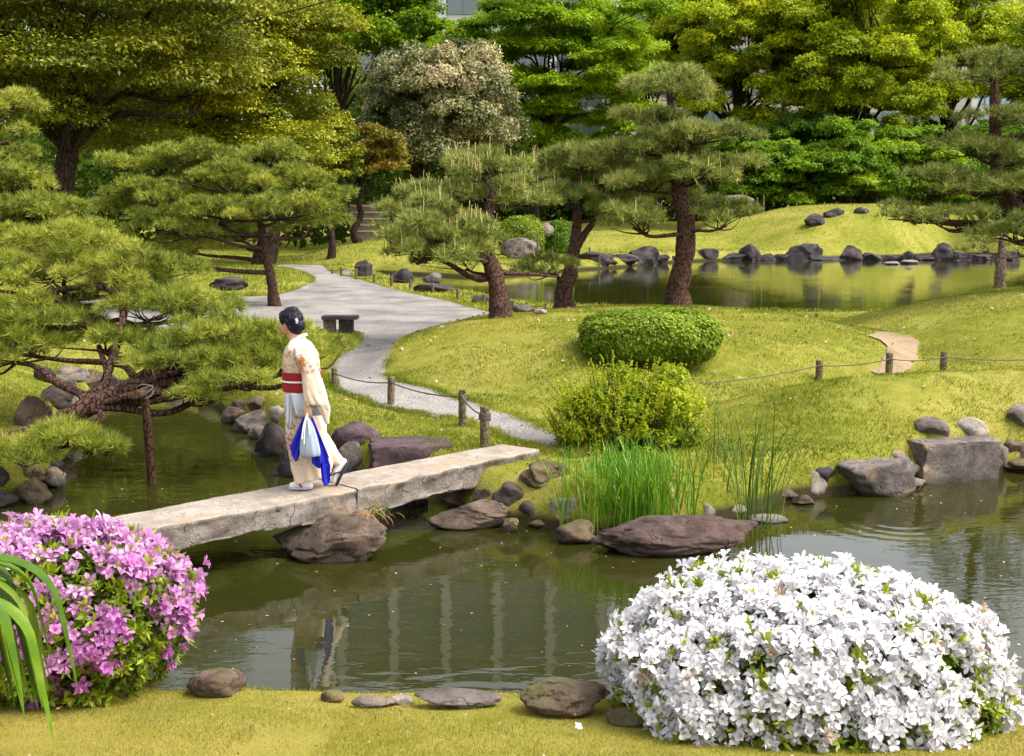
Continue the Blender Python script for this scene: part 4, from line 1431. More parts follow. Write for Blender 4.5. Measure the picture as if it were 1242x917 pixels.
# ------------------------------------------------------------------ shrubs
M['stem'] = plain('shrub_stem', (.05, .03, .018), .9)


def stems(mb, base, C, r=.02, n=12):
    for i in rng.permutation(len(C))[:n]:
        b = base + rng.normal(0, .06, 3) * [1, 1, 0]
        m = (b + C[i]) / 2 + rng.normal(0, .05, 3)
        tube(mb, [b, m, C[i]], [r, r * .7, r * .35], 5, sub=3)


def clipped(label, px, Y, hw, top_py, n, leaf, mat, name='clipped_shrub', cat='shrub', deep=.9, bt=.5, sq=2.6):
    x = D(px, 300, Y)[0]
    z0 = h1(x, Y)
    zt = D(px, top_py, Y)[2]
    rx = hw * Y / F
    H = zt - z0
    root = empty(name, (x, Y, z0), label, cat)
    d = rand_dirs(n, -.75, 1)
    p = np.sum(np.abs(d) ** sq, -1, keepdims=True) ** (-1 / sq)
    q = d * p
    c = np.array([x, Y, z0 + H * .42])
    Rv = np.array([rx, rx * deep, H * .58])
    rad = (1 - np.abs(rng.normal(0, .05, n))) * (1 + .07 * vnoise(d * 3.3, 3) + .045 * vnoise(d * 9, 4))
    deepin = rng.random(n) < .3
    rad = np.where(deepin, rad * rng.uniform(.8, .97, n), rad)
    P = c + q * Rv * rad[:, None]
    nr = unit(d / Rv * Rv.mean() + rng.normal(0, .45, (n, 3)) + np.array([0, 0, .25]))
    tone = np.clip(bt + .18 * vnoise(P * 2.2, 6) + rng.normal(0, .14, n), 0, 1)
    mb = MB()
    add_leaves(mb, P, nr, d + rng.normal(0, .8, (n, 3)), leaf[0] * rng.uniform(.7, 1.25, n), leaf[1], tone)
    mb.build('foliage', M[mat], root)
    mb = MB()
    C = c + rand_dirs(16, -.2, 1) * Rv * .75
    stems(mb, np.array([x, Y, z0 - .05]), C, .03, 16)
    mb.build('stems', M['stem'], root)
    return root


clipped('clipped rounded green bush on the central mound in front of the tall pine', 790, hit(790, 454) + .85, 84, 376, 42000, (.058, .034), 'hedge', bt=.52, sq=2.9)
clipped('clipped dome bush on the far bank between the pine trunks', 633, 66, 28, 262, 9000, (.12, .07), 'hedge', bt=.6)
clipped('low green bush beside the grey boulder on the far bank', 678, 67, 18, 268, 4000, (.14, .08), 'bright', bt=.3)

# wild yellow green shrub behind the reeds
wx, wY = D(757, 300, 13.2)[0], 13.2
wz = h1(wx, wY)
root = empty('wild_shrub', (wx, wY, wz), 'loose yellow green shrub with upright shoots behind the reeds', 'shrub')
C, Rr = envelope(D(755, 530, 13.2), np.array([.78, .60, .62]), 90, .24, .95, -.7)
mb = MB()
clump_foliage(mb, C, Rr, 40000, .056, .026, .35, -.6, .4, 5, tvar=.28, base_tone=.52, axis_up=.9)
K = 260
d = rand_dirs(K, .0, 1)
S = D(755, 528, 13.2) + d * np.array([.74, .56, .56])
L = rng.uniform(.10, .42, K)
ax = unit(d * [.6, .6, .1] + np.array([0, 0, .9]) + rng.normal(0, .25, (K, 3)))
t = rng.random((K, 40))
P = (S[:, None, :] + ax[:, None, :] * (t * L[:, None])[..., None]).reshape(-1, 3)
nn = rng.normal(0, 1, (len(P), 3))
add_leaves(mb, P, unit(nn), np.repeat(ax, 40, 0) * .7 + rng.normal(0, .6, (len(P), 3)), .038 * (1.1 - .6 * t.ravel()), .014, np.clip(.62 + .25 * t.ravel() + rng.normal(0, .12, len(P)), 0, 1))
mb.build('foliage', M['wild'], root)
mb = MB()
stems(mb, np.array([wx, wY, wz - .05]), C, .014, 40)
for i in range(0, K, 2):
    tube(mb, [S[i] - ax[i] * .15, S[i], S[i] + ax[i] * L[i]], [.006, .005, .002], 4)
mb.build('stems', M['stem'], root)


# ------------------------------------------------------------------ blades
def add_blades(mb, B, az, L, W, lean, droop, seg=5, tone=.5, fold=.0, mi=0):
    """arching strap blades: rise, lean along az, droop"""
    n = len(B)
    t = np.linspace(0, 1, seg + 1)[None, :]
    L, W, lean, droop = [np.broadcast_to(np.asarray(v, float), (n,))[:, None] for v in (L, W, lean, droop)]
    ang = np.minimum(lean + droop * t ** 1.6 * (1 + (droop > 2.9) * .5), 2.95 + .1 * lean)
    dt = 1 / seg
    hx = np.cumsum(np.sin(ang) * dt, 1) * L
    hz = np.cumsum(np.cos(ang) * dt, 1) * L
    hx = hx - hx[:, :1]
    hz = hz - hz[:, :1]
    dirx = np.stack([np.cos(az), np.sin(az)], -1)
    sidx = np.stack([-np.sin(az), np.cos(az)], -1)
    wv = W * np.sin(np.pi * np.clip(.12 + .88 * t, 0, 1)) ** .6 * .5
    wv[:, -1] = .0005
    C = np.concatenate([B[:, None, :2] + hx[..., None] * dirx[:, None, :], (B[:, None, 2] + hz)[..., None]], -1)
    s = np.concatenate([sidx, np.zeros((n, 1))], -1)[:, None, :]
    if fold > 0:
        nrm = np.stack([-np.cos(ang) * dirx[:, None, 0], -np.cos(ang) * dirx[:, None, 1], np.sin(ang)], -1)
        V = np.stack([C - s * wv[..., None] + nrm * (wv * fold)[..., None], C, C + s * wv[..., None] + nrm * (wv * fold)[..., None]], 2)
        m = 3
    else:
        V = np.stack([C - s * wv[..., None], C + s * wv[..., None]], 2)
        m = 2
    V = V.reshape(n, -1, 3)
    base = np.arange(n)[:, None, None] * ((seg + 1) * m)
    k = np.arange(seg)[:, None] * m
    q = []
    for c in range(m - 1):
        q.append(np.concatenate([k + c, k + c + 1, k + c + 1 + m, k + c + m], 1))
    q = np.concatenate(q)
    F = (base + q[None]).reshape(-1, 4)
    mb.add(V.reshape(-1, 3), F, np.repeat(np.broadcast_to(tone, (n,)), len(q)), mi)


M['iris'] = foliage('iris_blades', (.035, .11, .004), (.085, .235, .006), (.24, .36, .015), .35, .4, .4)
M['reed'] = foliage('reed_blades', (.030, .070, .006), (.075, .145, .012), (.20, .25, .03), .3, .4, .4)
M['strap'] = foliage('strap_leaves', (.025, .070, .004), (.095, .185, .008), (.34, .38, .04), .3, .5, .25, 9.0, .35)
M['dry'] = foliage('dry_grass', (.22, .10, .035), (.36, .19, .07), (.48, .32, .15), .3)

root = empty('iris_clump', (*G(760, 640, .05)[:2], 0), 'dense clump of tall bright green iris blades behind the flat dark rock', 'water plant')
n = 1100
px_, py_ = np.clip(rng.normal(762, 38, n), 680, 842), rng.uniform(612, 648, n)
B = np.array([G(a, b, .03) for a, b in zip(px_, py_)])
mb = MB()
add_blades(mb, B, rng.uniform(0, 2 * np.pi, n), rng.uniform(.42, .80, n), rng.uniform(.009, .016, n), rng.uniform(0, .22, n), rng.uniform(.05, 1.1, n) ** 1.6, 6, np.clip(.5 + rng.normal(0, .22, n), 0, 1))
mb.build('blades', M['iris'], root)


def reeds(label, x0, x1, yb0, yb1, n, L0, L1):
    pxs, pys = rng.uniform(x0, x1, n), rng.uniform(yb0, yb1, n)
    B = np.array([G(a, b, -.02) for a, b in zip(pxs, pys)])
    c = B.mean(0)
    root = empty('reed_tuft', (c[0], c[1], 0), label, 'water plant')
    mb = MB()
    az = np.arctan2(B[:, 1] - c[1], B[:, 0] - c[0]) + rng.normal(0, .6, n)
    add_blades(mb, B, az, rng.uniform(L0, L1, n), rng.uniform(.008, .014, n), rng.uniform(.0, .22, n), rng.uniform(.05, .9, n), 8, np.clip(.45 + rng.normal(0, .2, n), 0, 1))
    mb.build('blades', M['reed'], root)


reeds('sparse tall dark reeds standing right of the flat dark rock', 895, 948, 628, 652, 46, .6, 1.45)
reeds('thin tall reed blades between the iris clump and the right reed tuft', 846, 880, 612, 632, 20, .7, 1.4)

root = empty('dry_grass_tuft', (*D(433, 640, 10.75)[:2], .2), 'drooping tuft of dry orange grass on the bridge pier boulder', 'grass tuft')
n = 130
B = D(433, 626, 10.72) + rng.normal(0, 1, (n, 3)) * [.10, .05, .012]
mb = MB()
add_blades(mb, B, rng.uniform(-2.6, -.5, n), rng.uniform(.14, .30, n), .006, rng.uniform(.7, 1.3, n), rng.uniform(1.0, 1.9, n), 6, rng.random(n))
mb.build('blades', M['dry'], root)
root = empty('grass_tuft', (*D(452, 628, 10.8)[:2], .25), 'small green grass tuft beside the dry tuft on the pier boulder', 'grass tuft')
B = D(455, 628, 10.78) + rng.normal(0, 1, (60, 3)) * [.05, .04, .01]
mb = MB()
add_blades(mb, B, rng.uniform(0, 6.3, 60), rng.uniform(.08, .18, 60), .006, .3, 1.0, 5, rng.random(60))
mb.build('blades', M['reed'], root)

# leafy ground cover at the bridge end
n = 1500
pp = np.stack([rng.normal(648, 16, n), rng.normal(603, 9, n)], -1)
P = np.array([D(a, b, Yq) for (a, b), Yq in zip(pp, rng.normal(12.25, .15, n))])
mb = MB()
add_leaves(mb, P, unit(rng.normal(0, .4, (n, 3)) + [0, -.4, .8]), rng.normal(0, 1, (n, 3)), .055 * rng.uniform(.7, 1.3, n), .035, np.clip(.45 + rng.normal(0, .18, n), 0, 1))
g0 = G(648, 622, .1)
root = empty('leafy_plant', (g0[0], g0[1], .1), 'low leafy green plant between the bridge end and the reeds', 'plant')
mb.build('foliage', M['bright'], root)
mb = MB()
for k in range(24):
    tube(mb, [[g0[0] + rng.normal(0, .05), 12.3, .05], P[rng.integers(n)]], [.006, .003], 4)
mb.build('stems', M['stem'], root)

# strap leaved plant in the lower left corner
sb = np.array([-2.70, 5.05, 0.0])
sb[2] = h1(sb[0], sb[1])
root = empty('strap_plant', sb, 'big arching strap leaved plant drooping in at the lower left corner', 'plant')
n = 95
B = sb + rng.normal(0, 1, (n, 3)) * [.07, .09, .06] + [0, 0, .42]
az = rng.uniform(-1.6, 1.6, n)
mb = MB()
add_blades(mb, B, az, rng.uniform(.75, 1.45, n), rng.uniform(.050, .088, n), rng.uniform(.0, .05, n), rng.uniform(3.0, 3.6, n), 26, np.clip(.5 + rng.normal(0, .2, n), 0, 1), fold=.45)
mb.build('leaves', M['strap'], root)
mb = MB()
for k in range(5):
    tube(mb, [sb + [rng.normal(0, .05), rng.normal(0, .05), -.1], sb + [rng.normal(0, .05), rng.normal(0, .05), .55]], [.05, .04], 8)
mb.build('stems', M['strap'], root)

# ------------------------------------------------------------------ azaleas


def add_flowers(mb, P, A, size, tone, mi=0):
    n = len(P)
    ref = unit(rng.normal(0, 1, (n, 3)))
    x = unit(np.cross(A, ref))
    y = np.cross(A, x)
    s = np.broadcast_to(np.asarray(size, float), (n,))[:, None]
    Vs, Fs = [], []
    ang0 = rng.uniform(0, 2 * np.pi, n)
    opn = rng.uniform(.55, 1.05, n)[:, None]
    for k in range(5):
        a = ang0 + k * 2 * np.pi / 5 + rng.normal(0, .08, n)
        u = (np.cos(a)[:, None] * x + np.sin(a)[:, None] * y)
        v = np.cross(A, u)
        curl = rng.uniform(-.28, .22, (n, 1))
        def pt(r, w, h):
            return P + u * (r * s * opn) + v * (w * s) + A * (h * s)
        V = np.stack([pt(.05, 0, 0), pt(.40, .21, .48), pt(.40, -.21, .48), pt(.40, 0, .40),
                      pt(.78, .33, .72 + curl), pt(.78, -.33, .70 + curl * .6), pt(.80, 0, .62 + curl),
                      pt(1.06, .17, .74 + curl * 1.6), pt(1.06, -.17, .72 + curl * 1.8), pt(1.28, 0, .66 + curl * 2.2)], 1)
        Vs.append(V)
    V = np.stack(Vs, 1).reshape(-1, 3)       # n*5*10
    i = np.arange(n * 5)[:, None, None] * 10
    q = np.array([[0, 3, 1, 1], [0, 2, 3, 3]])
    t3 = np.array([[0, 3, 1], [0, 2, 3]])
    q4 = np.array([[1, 3, 6, 4], [3, 2, 5, 6], [4, 6, 9, 7], [6, 5, 8, 9]])
    tt = np.repeat(np.broadcast_to(tone, (n,)), 5) + rng.normal(0, .05, n * 5)
    tt = np.clip(tt, 0, 1)
    mb.add(V, (i + t3[None]).reshape(-1, 3), np.repeat(tt, 2), mi)
    nb = mb.n - len(V)
    mb.F.append((i + q4[None]).reshape(-1, 4) + nb)
    mb.T.append(np.repeat(tt, 4))
    mb.M.append(np.full(n * 5 * 4, mi, np.int32))


def stamens(mb, P, A, size, mi=1):
    n = len(P)
    for k in range(4):
        d = unit(A + rng.normal(0, .18, (n, 3)))
        s = unit(np.cross(d, rng.normal(0, 1, (n, 3))))
        L = size * rng.uniform(.8, 1.15, n)[:, None]
        V = np.stack([P + s * .0012, P - s * .0012, P + d * L - s * .0016, P + d * L + s * .0016], 1).reshape(-1, 3)
        mb.add(V, np.arange(n)[:, None] * 4 + np.array([[0, 1, 2, 3]]), .5, mi)


def petal_mat(name, dark, mid, light, trans=.35):
    return foliage(name, dark, mid, light, trans, .6, .2, 2.0, .10)


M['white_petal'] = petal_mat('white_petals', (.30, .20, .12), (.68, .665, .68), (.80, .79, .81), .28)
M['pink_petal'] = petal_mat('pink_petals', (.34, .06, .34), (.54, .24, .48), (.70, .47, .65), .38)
M['stamen'] = plain('stamen', (.75, .62, .60), .6)
M['stamen_pink'] = plain('stamen_pink', (.62, .18, .45), .6)
M['az_leaf'] = foliage('azalea_leaves', (.040, .085, .004), (.150, .230, .008), (.42, .45, .030), .3, .4, .35)


def azalea(label, c, Rv, nfl, fsize, petal, stam, gap, nros, tone_fn, sq=2.3, zcut=-.55, name='azalea_bush'):
    z0 = h1(c[0], c[1])
    root = empty(name, (c[0], c[1], z0), label, 'flowering shrub')
    c = np.asarray(c, float)

    def surf(n, zc=zcut):
        d = rand_dirs(n, zc, 1)
        p = np.sum(np.abs(d) ** sq, -1, keepdims=True) ** (-1 / sq)
        lump = 1 + .09 * vnoise(d * 2.6, 21) + .05 * vnoise(d * 7, 22)
        return d, d * p * lump[:, None]
    d, q = surf(nfl * 3)
    m = .8 * vnoise(q * 2.7 + 5, 33) + .7 * vnoise(q * 7 + 2, 34)
    keep = np.where(m > gap(d) + rng.normal(0, .12, len(d)))[0][:nfl]
    d, q = d[keep], q[keep]
    # trusses of two to four flowers
    nt2 = rng.integers(2, 5, len(d))
    rise = rng.normal(.01, .030, len(d))
    d, q, rise = np.repeat(d, nt2, 0), np.repeat(q, nt2, 0), np.repeat(rise, nt2)
    P = c + q * Rv * (1 + rise[:, None] + rng.normal(0, .012, (len(d), 1))) + rng.normal(0, fsize * .62, (len(d), 3))
    A = unit(d / Rv * np.mean(Rv) + rng.normal(0, .55, (len(d), 3)) + np.array([0, 0, .12]))
    fb = MB()
    sz = fsize * rng.uniform(.8, 1.2, len(d))
    tn = np.clip(tone_fn(d, P), .10, 1)
    tn[rng.random(len(tn)) < .02] = 0
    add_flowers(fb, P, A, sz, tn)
    stamens(fb, P, A, fsize * 1.0)
    o = fb.build('blossoms', [M[petal], M[stam]], root)
    o['kind'] = 'stuff'
    # rosettes of leaves, just under and between the flowers
    d, q = surf(nros)
    P = c + q * Rv * (.955 + rng.normal(0, .02, (nros, 1)))
    A = unit(d + rng.normal(0, .35, (nros, 3)) + np.array([0, 0, .35]))
    m = .8 * vnoise(q * 2.7 + 5, 33) + .7 * vnoise(q * 7 + 2, 34)
    out = np.clip((gap(d) + .1 - m) * 2, 0, 1)
    P = P + d * Rv * (.085 * out)[:, None]
    lb = MB()
    nl = 7
    Pp, Aa = np.repeat(P, nl, 0), np.repeat(A, nl, 0)
    ax = unit(rng.normal(0, 1, (len(Pp), 3)))
    ax = unit(ax - Aa * np.sum(ax * Aa, -1, keepdims=True) + Aa * .55)
    nr = unit(Aa - ax * np.sum(Aa * ax, -1, keepdims=True) + rng.normal(0, .1, (len(Pp), 3)))
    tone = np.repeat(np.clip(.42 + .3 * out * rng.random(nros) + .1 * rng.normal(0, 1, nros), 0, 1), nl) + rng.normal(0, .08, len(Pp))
    L = fsize * 1.25
    add_leaves(lb, Pp, nr, ax, L * rng.uniform(.6, 1.2, len(Pp)), L * .38, np.clip(tone, 0, 1))
    # fresh sprigs that stand out of the bloom
    n3 = 260
    d3, q3 = surf(n3, -.4)
    P3 = np.repeat(c + q3 * Rv * 1.0 + d3 * .022, 8, 0)
    A3 = np.repeat(unit(d3 * .6 + rng.normal(0, .25, (n3, 3)) + np.array([0, 0, .6])), 8, 0)
    ax3 = unit(rng.normal(0, .55, (len(P3), 3)) + A3)
    nr3 = unit(np.cross(ax3, rng.normal(0, 1, (len(P3), 3))))
    add_leaves(lb, P3 + A3 * rng.uniform(0, .03, (len(P3), 1)), nr3, ax3, L * rng.uniform(.8, 1.5, len(P3)), L * .38, np.clip(.74 + rng.normal(0, .14, len(P3)), 0, 1))
    # shaded leaves deeper inside
    n2 = nros * 4
    d2, q2 = surf(n2, -.9)
    P2 = c + q2 * Rv * rng.uniform(.72, .93, (n2, 1))
    P2[:, 2] = np.maximum(P2[:, 2], z0 + .06)
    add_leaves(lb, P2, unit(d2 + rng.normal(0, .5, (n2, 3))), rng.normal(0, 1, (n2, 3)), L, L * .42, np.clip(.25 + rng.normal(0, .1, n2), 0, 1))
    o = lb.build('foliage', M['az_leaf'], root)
    o['kind'] = 'stuff'
    sb_ = MB()
    C = c + rand_dirs(40, -.2, 1) * Rv * .85
    b0 = np.array([c[0], c[1], z0 - .05])
    for i in range(40):
        b = b0 + np.array([rng.normal(0, .12), rng.normal(0, .12), 0])
        mdl = (b + C[i]) / 2 + rng.normal(0, .05, 3)
        tube(sb_, [b, mdl, C[i]], [.016, .011, .005], 6, sub=3)
    sb_.build('stems', M['stem'], root)
    return root


Yw = 6.35
cw = D(974, 830, Yw)
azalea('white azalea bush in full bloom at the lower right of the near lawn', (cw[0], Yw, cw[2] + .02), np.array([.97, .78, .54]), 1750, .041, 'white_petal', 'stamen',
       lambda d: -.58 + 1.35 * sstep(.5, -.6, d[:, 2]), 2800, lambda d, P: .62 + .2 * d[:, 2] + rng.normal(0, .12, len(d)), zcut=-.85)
Yp = 6.95
cpk = D(66, 742, Yp)
azalea('pink purple azalea bush in bloom at the left end of the bridge', (cpk[0], Yp, cpk[2]), np.array([.76, .60, .46]), 800, .043, 'pink_petal', 'stamen_pink',
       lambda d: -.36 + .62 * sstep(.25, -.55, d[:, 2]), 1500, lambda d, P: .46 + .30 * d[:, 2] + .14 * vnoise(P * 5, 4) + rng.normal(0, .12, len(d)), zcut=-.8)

# fallen petal on the lawn
g = G(701, 893, h1(*G(701, 893, .4)[:2]))
mb = MB()
add_flowers(mb, np.array([[g[0], g[1], h1(g[0], g[1]) + .03]]), np.array([[.2, -.3, .9]]), .035, .7)
tag(mb.build('fallen_blossom', M['white_petal']), 'single white blossom fallen on the near lawn', 'blossom')
# ------------------------------------------------------------------ grass
M['grass'] = foliage('grass_blades', (.060, .095, .006), (.175, .205, .014), (.37, .33, .05), .3, .7, .1, .5, .35)


def grass(name, label, n, sampler, L, W, lean=.5, gm='grass', low=.10):
    x, y = sampler(n)
    n = len(x)
    keep = (sd_poly(x, y, PATHS) > .02 + .04 * rng.random(n)) & (sd_poly(x, y, SANDS) > .02 + .06 * rng.random(n))
    keep &= fbm2(x, y, .9, 3, 61) + .6 * fbm2(x, y, 5, 2, 62) + rng.normal(0, .25, n) > -.62
    x, y = x[keep], y[keep]
    z = hgt(x, y)
    keep = z > low + .05 * rng.random(len(z))
    x, y, z = x[keep], y[keep], z[keep]
    n = len(x)
    az = rng.uniform(0, 2 * np.pi, n)
    s = np.stack([np.cos(az), np.sin(az), np.zeros(n)], -1)
    d = unit(np.array([0, 0, 1.0]) + np.stack([rng.normal(0, lean, n), rng.normal(0, lean, n), np.zeros(n)], -1))
    P = np.stack([x, y, z - .005], -1)
    ln = (L * rng.uniform(.5, 1.3, n) * (1 + .5 * fbm2(x, y, 1.2, 2, 50)))[:, None]
    V = np.stack([P - s * W / 2, P + s * W / 2, P + d * ln], 1).reshape(-1, 3)
    t = np.clip(.5 + .34 * fbm2(x, y, .6, 3, 44) + .26 * fbm2(x, y, 3.2, 3, 45) + rng.normal(0, .16, n), 0, 1)
    mb = MB()
    mb.add(V, np.arange(n)[:, None] * 3 + np.array([[0, 1, 2]]), t)
    o = mb.build(name, M[gm])
    tag(o, label, 'grass', kind='stuff')


M['grass_dry'] = foliage('dry_lawn_blades', (.075, .095, .008), (.205, .200, .020), (.38, .30, .06), .3, .7, .1, .8, .40)


def fan(y0, y1, sl=.47, pw=1.0):
    def f(n):
        y = y0 + (y1 - y0) * rng.random(n) ** pw
        x = rng.uniform(-1, 1, n) * (sl * y + .4)
        return x, y
    return f


grass('grass', 'short mown yellow green grass of the near lawn', 190000, fan(5.0, 8.0, .5), .026, .0035, .7, 'grass_dry')
grass('grass', 'mown grass on the mounds and banks beyond the pond', 520000, fan(10.4, 30, .48, 1.3), .045, .011, .6)
grass('grass', 'far grass on the lake banks and the grass hill', 160000, fan(30, 92, .46, 1.3), .10, .04, .6)


def shore(n):
    P = np.concatenate([closed_smooth(PA, 8)])
    i = rng.integers(0, len(P), n * 3)
    j = (i + 1) % len(P)
    t = rng.random((n * 3, 1))
    q = P[i] * (1 - t) + P[j] * t
    w_ = np.linalg.norm(P[j] - P[i], axis=-1)
    cl = fbm2(q[:, 0], q[:, 1], 2.2, 2, 77)
    k = np.where((rng.random(n * 3) < np.minimum(w_ * 4, 1)) & (cl > .05) & (np.abs(q[:, 0]) < .5 * q[:, 1] + .5))[0][:n]
    q = q[k] + rng.normal(0, .14, (len(k), 2))
    return q[:, 0], q[:, 1]


grass('grass', 'longer tufts of grass fringing the pond shore', 16000, shore, .10, .006, .45, low=.02)

# petals and specks of leaf drifting on the pond, and litter on the lawn
M['litter'] = foliage('leaf_litter', (.10, .05, .015), (.28, .18, .05), (.70, .62, .52), .1, .8, .1)
n = 900
y = rng.uniform(7.6, 13, n)
x = rng.uniform(-1, 1, n) * (.46 * y)
s_ = sd_poly(x, y, PA)
k_ = (s_ < -.05) & (rng.random(n) < np.exp(s_ * 1.6) + .12)
x, y = x[k_], y[k_]
n = len(x)
mb = MB()
add_leaves(mb, np.stack([x, y, np.full(n, .006)], -1), np.tile([0., 0, 1], (n, 1)), np.stack([rng.normal(0, 1, n), rng.normal(0, 1, n), np.zeros(n)], -1), rng.uniform(.012, .035, n), .014, rng.random(n), fold=.1)
tag(mb.build('floating_petals', M['litter']), 'petals and leaf specks floating on the near pond', 'litter', kind='stuff')
n = 1500
y = rng.uniform(5.2, 24, n)
x = rng.uniform(-1, 1, n) * (.46 * y)
z = hgt(x, y)
k_ = z > .2
x, y, z = x[k_], y[k_], z[k_]
n = len(x)
mb = MB()
add_leaves(mb, np.stack([x, y, z + .03], -1), unit(rng.normal(0, .35, (n, 3)) + [0, 0, 1]), rng.normal(0, 1, (n, 3)), .0045 * y * rng.uniform(.5, 1.1, n), .0025 * y, rng.random(n) * .8, fold=.2)
tag(mb.build('fallen_leaves', M['litter']), 'small dry leaves scattered over the lawns and the gravel', 'litter', kind='stuff')

_ps, _ss = PATHS, SANDS
PATHS = PATHS[:3] * 0 + np.array([[900, 900], [901, 900], [900, 901]])
_v = _ps


def verge(n, Q=_v):
    i = rng.integers(0, len(Q), n)
    j = (i + 1) % len(Q)
    t = rng.random((n, 1))
    q = Q[i] * (1 - t) + Q[j] * t + rng.normal(0, .055, (n, 2))
    return q[:, 0], q[:, 1]


grass('grass', 'ragged grass creeping over the edges of the gravel path', 42000, verge, .055, .009, .6)
PATHS = _ps

def lip(n):
    x, y = rng.uniform(-3.6, 4.2, n * 4), rng.uniform(6.75, 7.5, n * 4)
    k = np.where(fbm2(x, y, 1.9, 2, 88) + .4 * fbm2(x, y, 7, 2, 89) + (y - 7.1) * .8 > .30)[0][:n]
    return x[k], y[k]


grass('grass', 'longer ragged grass along the lip of the near shore', 7000, lip, .085, .005, .5, low=.03)

# ------------------------------------------------------------------ buildings
M['facade'] = plain('pale_facade', (.42, .40, .37), .7, .06, .3)
M['facade_beige'] = plain('beige_facade', (.36, .31, .25), .7, .06, .3)
M['mullion'] = plain('mullion', (.14, .16, .16), .5, .05, .3)
M['column'] = plain('white_column', (.44, .43, .41), .6, .05, .3)
M['glass'] = plain('window_glass', (.10, .13, .13), .08, .1, .2, .6)
M['glass_blue'] = plain('pale_blue_glass', (.22, .34, .40), .08, .1, .2, .6)
M['roof_dark'] = plain('dark_roof_edge', (.12, .11, .11), .8, .1, .3)


def building(label, x0, x1, Y, depth, H, floors, z0=0.0, wall='facade', glass='glass', cols=0, colw=.9, bandh=.5):
    root = empty('office_building', ((x0 + x1) / 2, Y, z0), label, 'building')
    mb = MB()
    box(mb, (x0, Y, z0), (x1, Y + depth, z0 + H))
    mb.build('wall', M[wall], root, smooth=False)
    fh = H / floors
    for k in range(floors):
        mb = MB()
        zb = z0 + k * fh + fh * (1 - bandh) * .6
        box(mb, (x0 + .4, Y - .12, zb), (x1 - .4, Y + .02, zb + fh * bandh))
        # mullions inside the band's mesh
        o = mb.build('window_band', M[glass], root, smooth=False)
        mb = MB()
        for x in np.arange(x0 + .4, x1 - .3, 2.0):
            box(mb, (x - .06, Y - .20, zb), (x + .06, Y - .125, zb + fh * bandh))
        mb.build('mullions', M['mullion'], o, smooth=False)
    if cols:
        for x in np.linspace(x0 + colw, x1 - colw, cols):
            mb = MB()
            box(mb, (x - colw / 2, Y - .95, z0), (x + colw / 2, Y - .25, z0 + H))
            mb.build('column', M['column'], root, smooth=False)
    mb = MB()
    box(mb, (x0 - .3, Y - 1.1, z0 + H), (x1 + .3, Y + depth + .3, z0 + H + .6))
    mb.build('roof', M['roof_dark'], root, smooth=False)
    return root


def bxp(px, Y):
    return D(px, 250, Y)[0]


building('tall office block with white columns rising behind the maples', bxp(395, 165), bxp(745, 165), 165, 24, 62, 16, wall='facade', cols=6, colw=1.2, bandh=.80)
building('white glazed building behind the camphors at the right edge', bxp(1165, 160), bxp(1420, 160), 160, 24, 30, 8, glass='glass_blue', cols=5, colw=.8, bandh=.65)
building('beige low building seen through the gap under the camphors', bxp(760, 150), bxp(1165, 150), 150, 14, 26, 7, wall='facade_beige', bandh=.45)
# ------------------------------------------------------------------ the woman
PO = G(368, 592, BZ)          # point on the slab between her feet
PO[2] = BZ + .004
K_ = 483.0


def zx(v):
    return (v - 240) / K_


def zz_(v):
    return (822 - v) / K_


def ell(mb, c, r, rot=None, n=3):
    V, Fc = ico(n)
    V = V * np.asarray(r, float)
    if rot is not None:
        V = V @ np.array(rot).T
    mb.add(V + np.asarray(c, float), Fc)


def cap(mb, a, b, ra, rb, n=5):
    a, b = np.asarray(a, float), np.asarray(b, float)
    t = np.linspace(0, 1, n)[:, None]
    tube(mb, a + (b - a) * t, (ra + (rb - ra) * t)[:, 0], 14)
    ell(mb, a, [ra] * 3, n=2)
    ell(mb, b, [rb] * 3, n=2)


def fuse(mb, name, voxel, mats, parent, smooth=6, fac=.5, label=None, world=None):
    """closed overlapping shapes become one continuous surface"""
    o = mb.build(name, mats, None)
    m = o.modifiers.new('r', 'REMESH')
    m.mode = 'VOXEL'
    m.voxel_size = voxel
    m.use_smooth_shade = True
    s = o.modifiers.new('s', 'SMOOTH')
    s.iterations = smooth
    s.factor = fac
    dg = bpy.context.evaluated_depsgraph_get()
    me = bpy.data.meshes.new_from_object(o.evaluated_get(dg))
    old = o.data
    o.modifiers.clear()
    o.data = me
    bpy.data.meshes.remove(old)
    me.name = name
    if len(me.materials) == 0:
        for q in (mats if isinstance(mats, list) else [mats]):
            me.materials.append(q)
    if parent is not None:
        o.parent = parent
    return o


def rotz(a):
    c, s = math.cos(a), math.sin(a)
    return np.array([[c, -s, 0], [s, c, 0], [0, 0, 1]])


def roty(a):
    c, s = math.cos(a), math.sin(a)
    return np.array([[c, 0, s], [0, 1, 0], [-s, 0, c]])


k = NT('skin')
skin = k.done(k.bsdf(k.mix(k.noise(k.obj(), 18, 3), (.50, .27, .17), (.58, .33, .215)), .5, spec=.3, Subsurface_Weight=.08))
k = NT('hair')
hw = k.n('ShaderNodeTexWave')
k.l(k.scale(k.obj(), (1, 1, .35)), hw.inputs[0])
hw.inputs['Scale'].default_value = 34
hw.inputs['Distortion'].default_value = 5
hairm = k.done(k.bsdf(k.mix(hw.outputs['Fac'], (.004, .003, .009), (.011, .006, .020)), .6, k.bump(hw.outputs['Fac'], .4, .003), spec=.25))

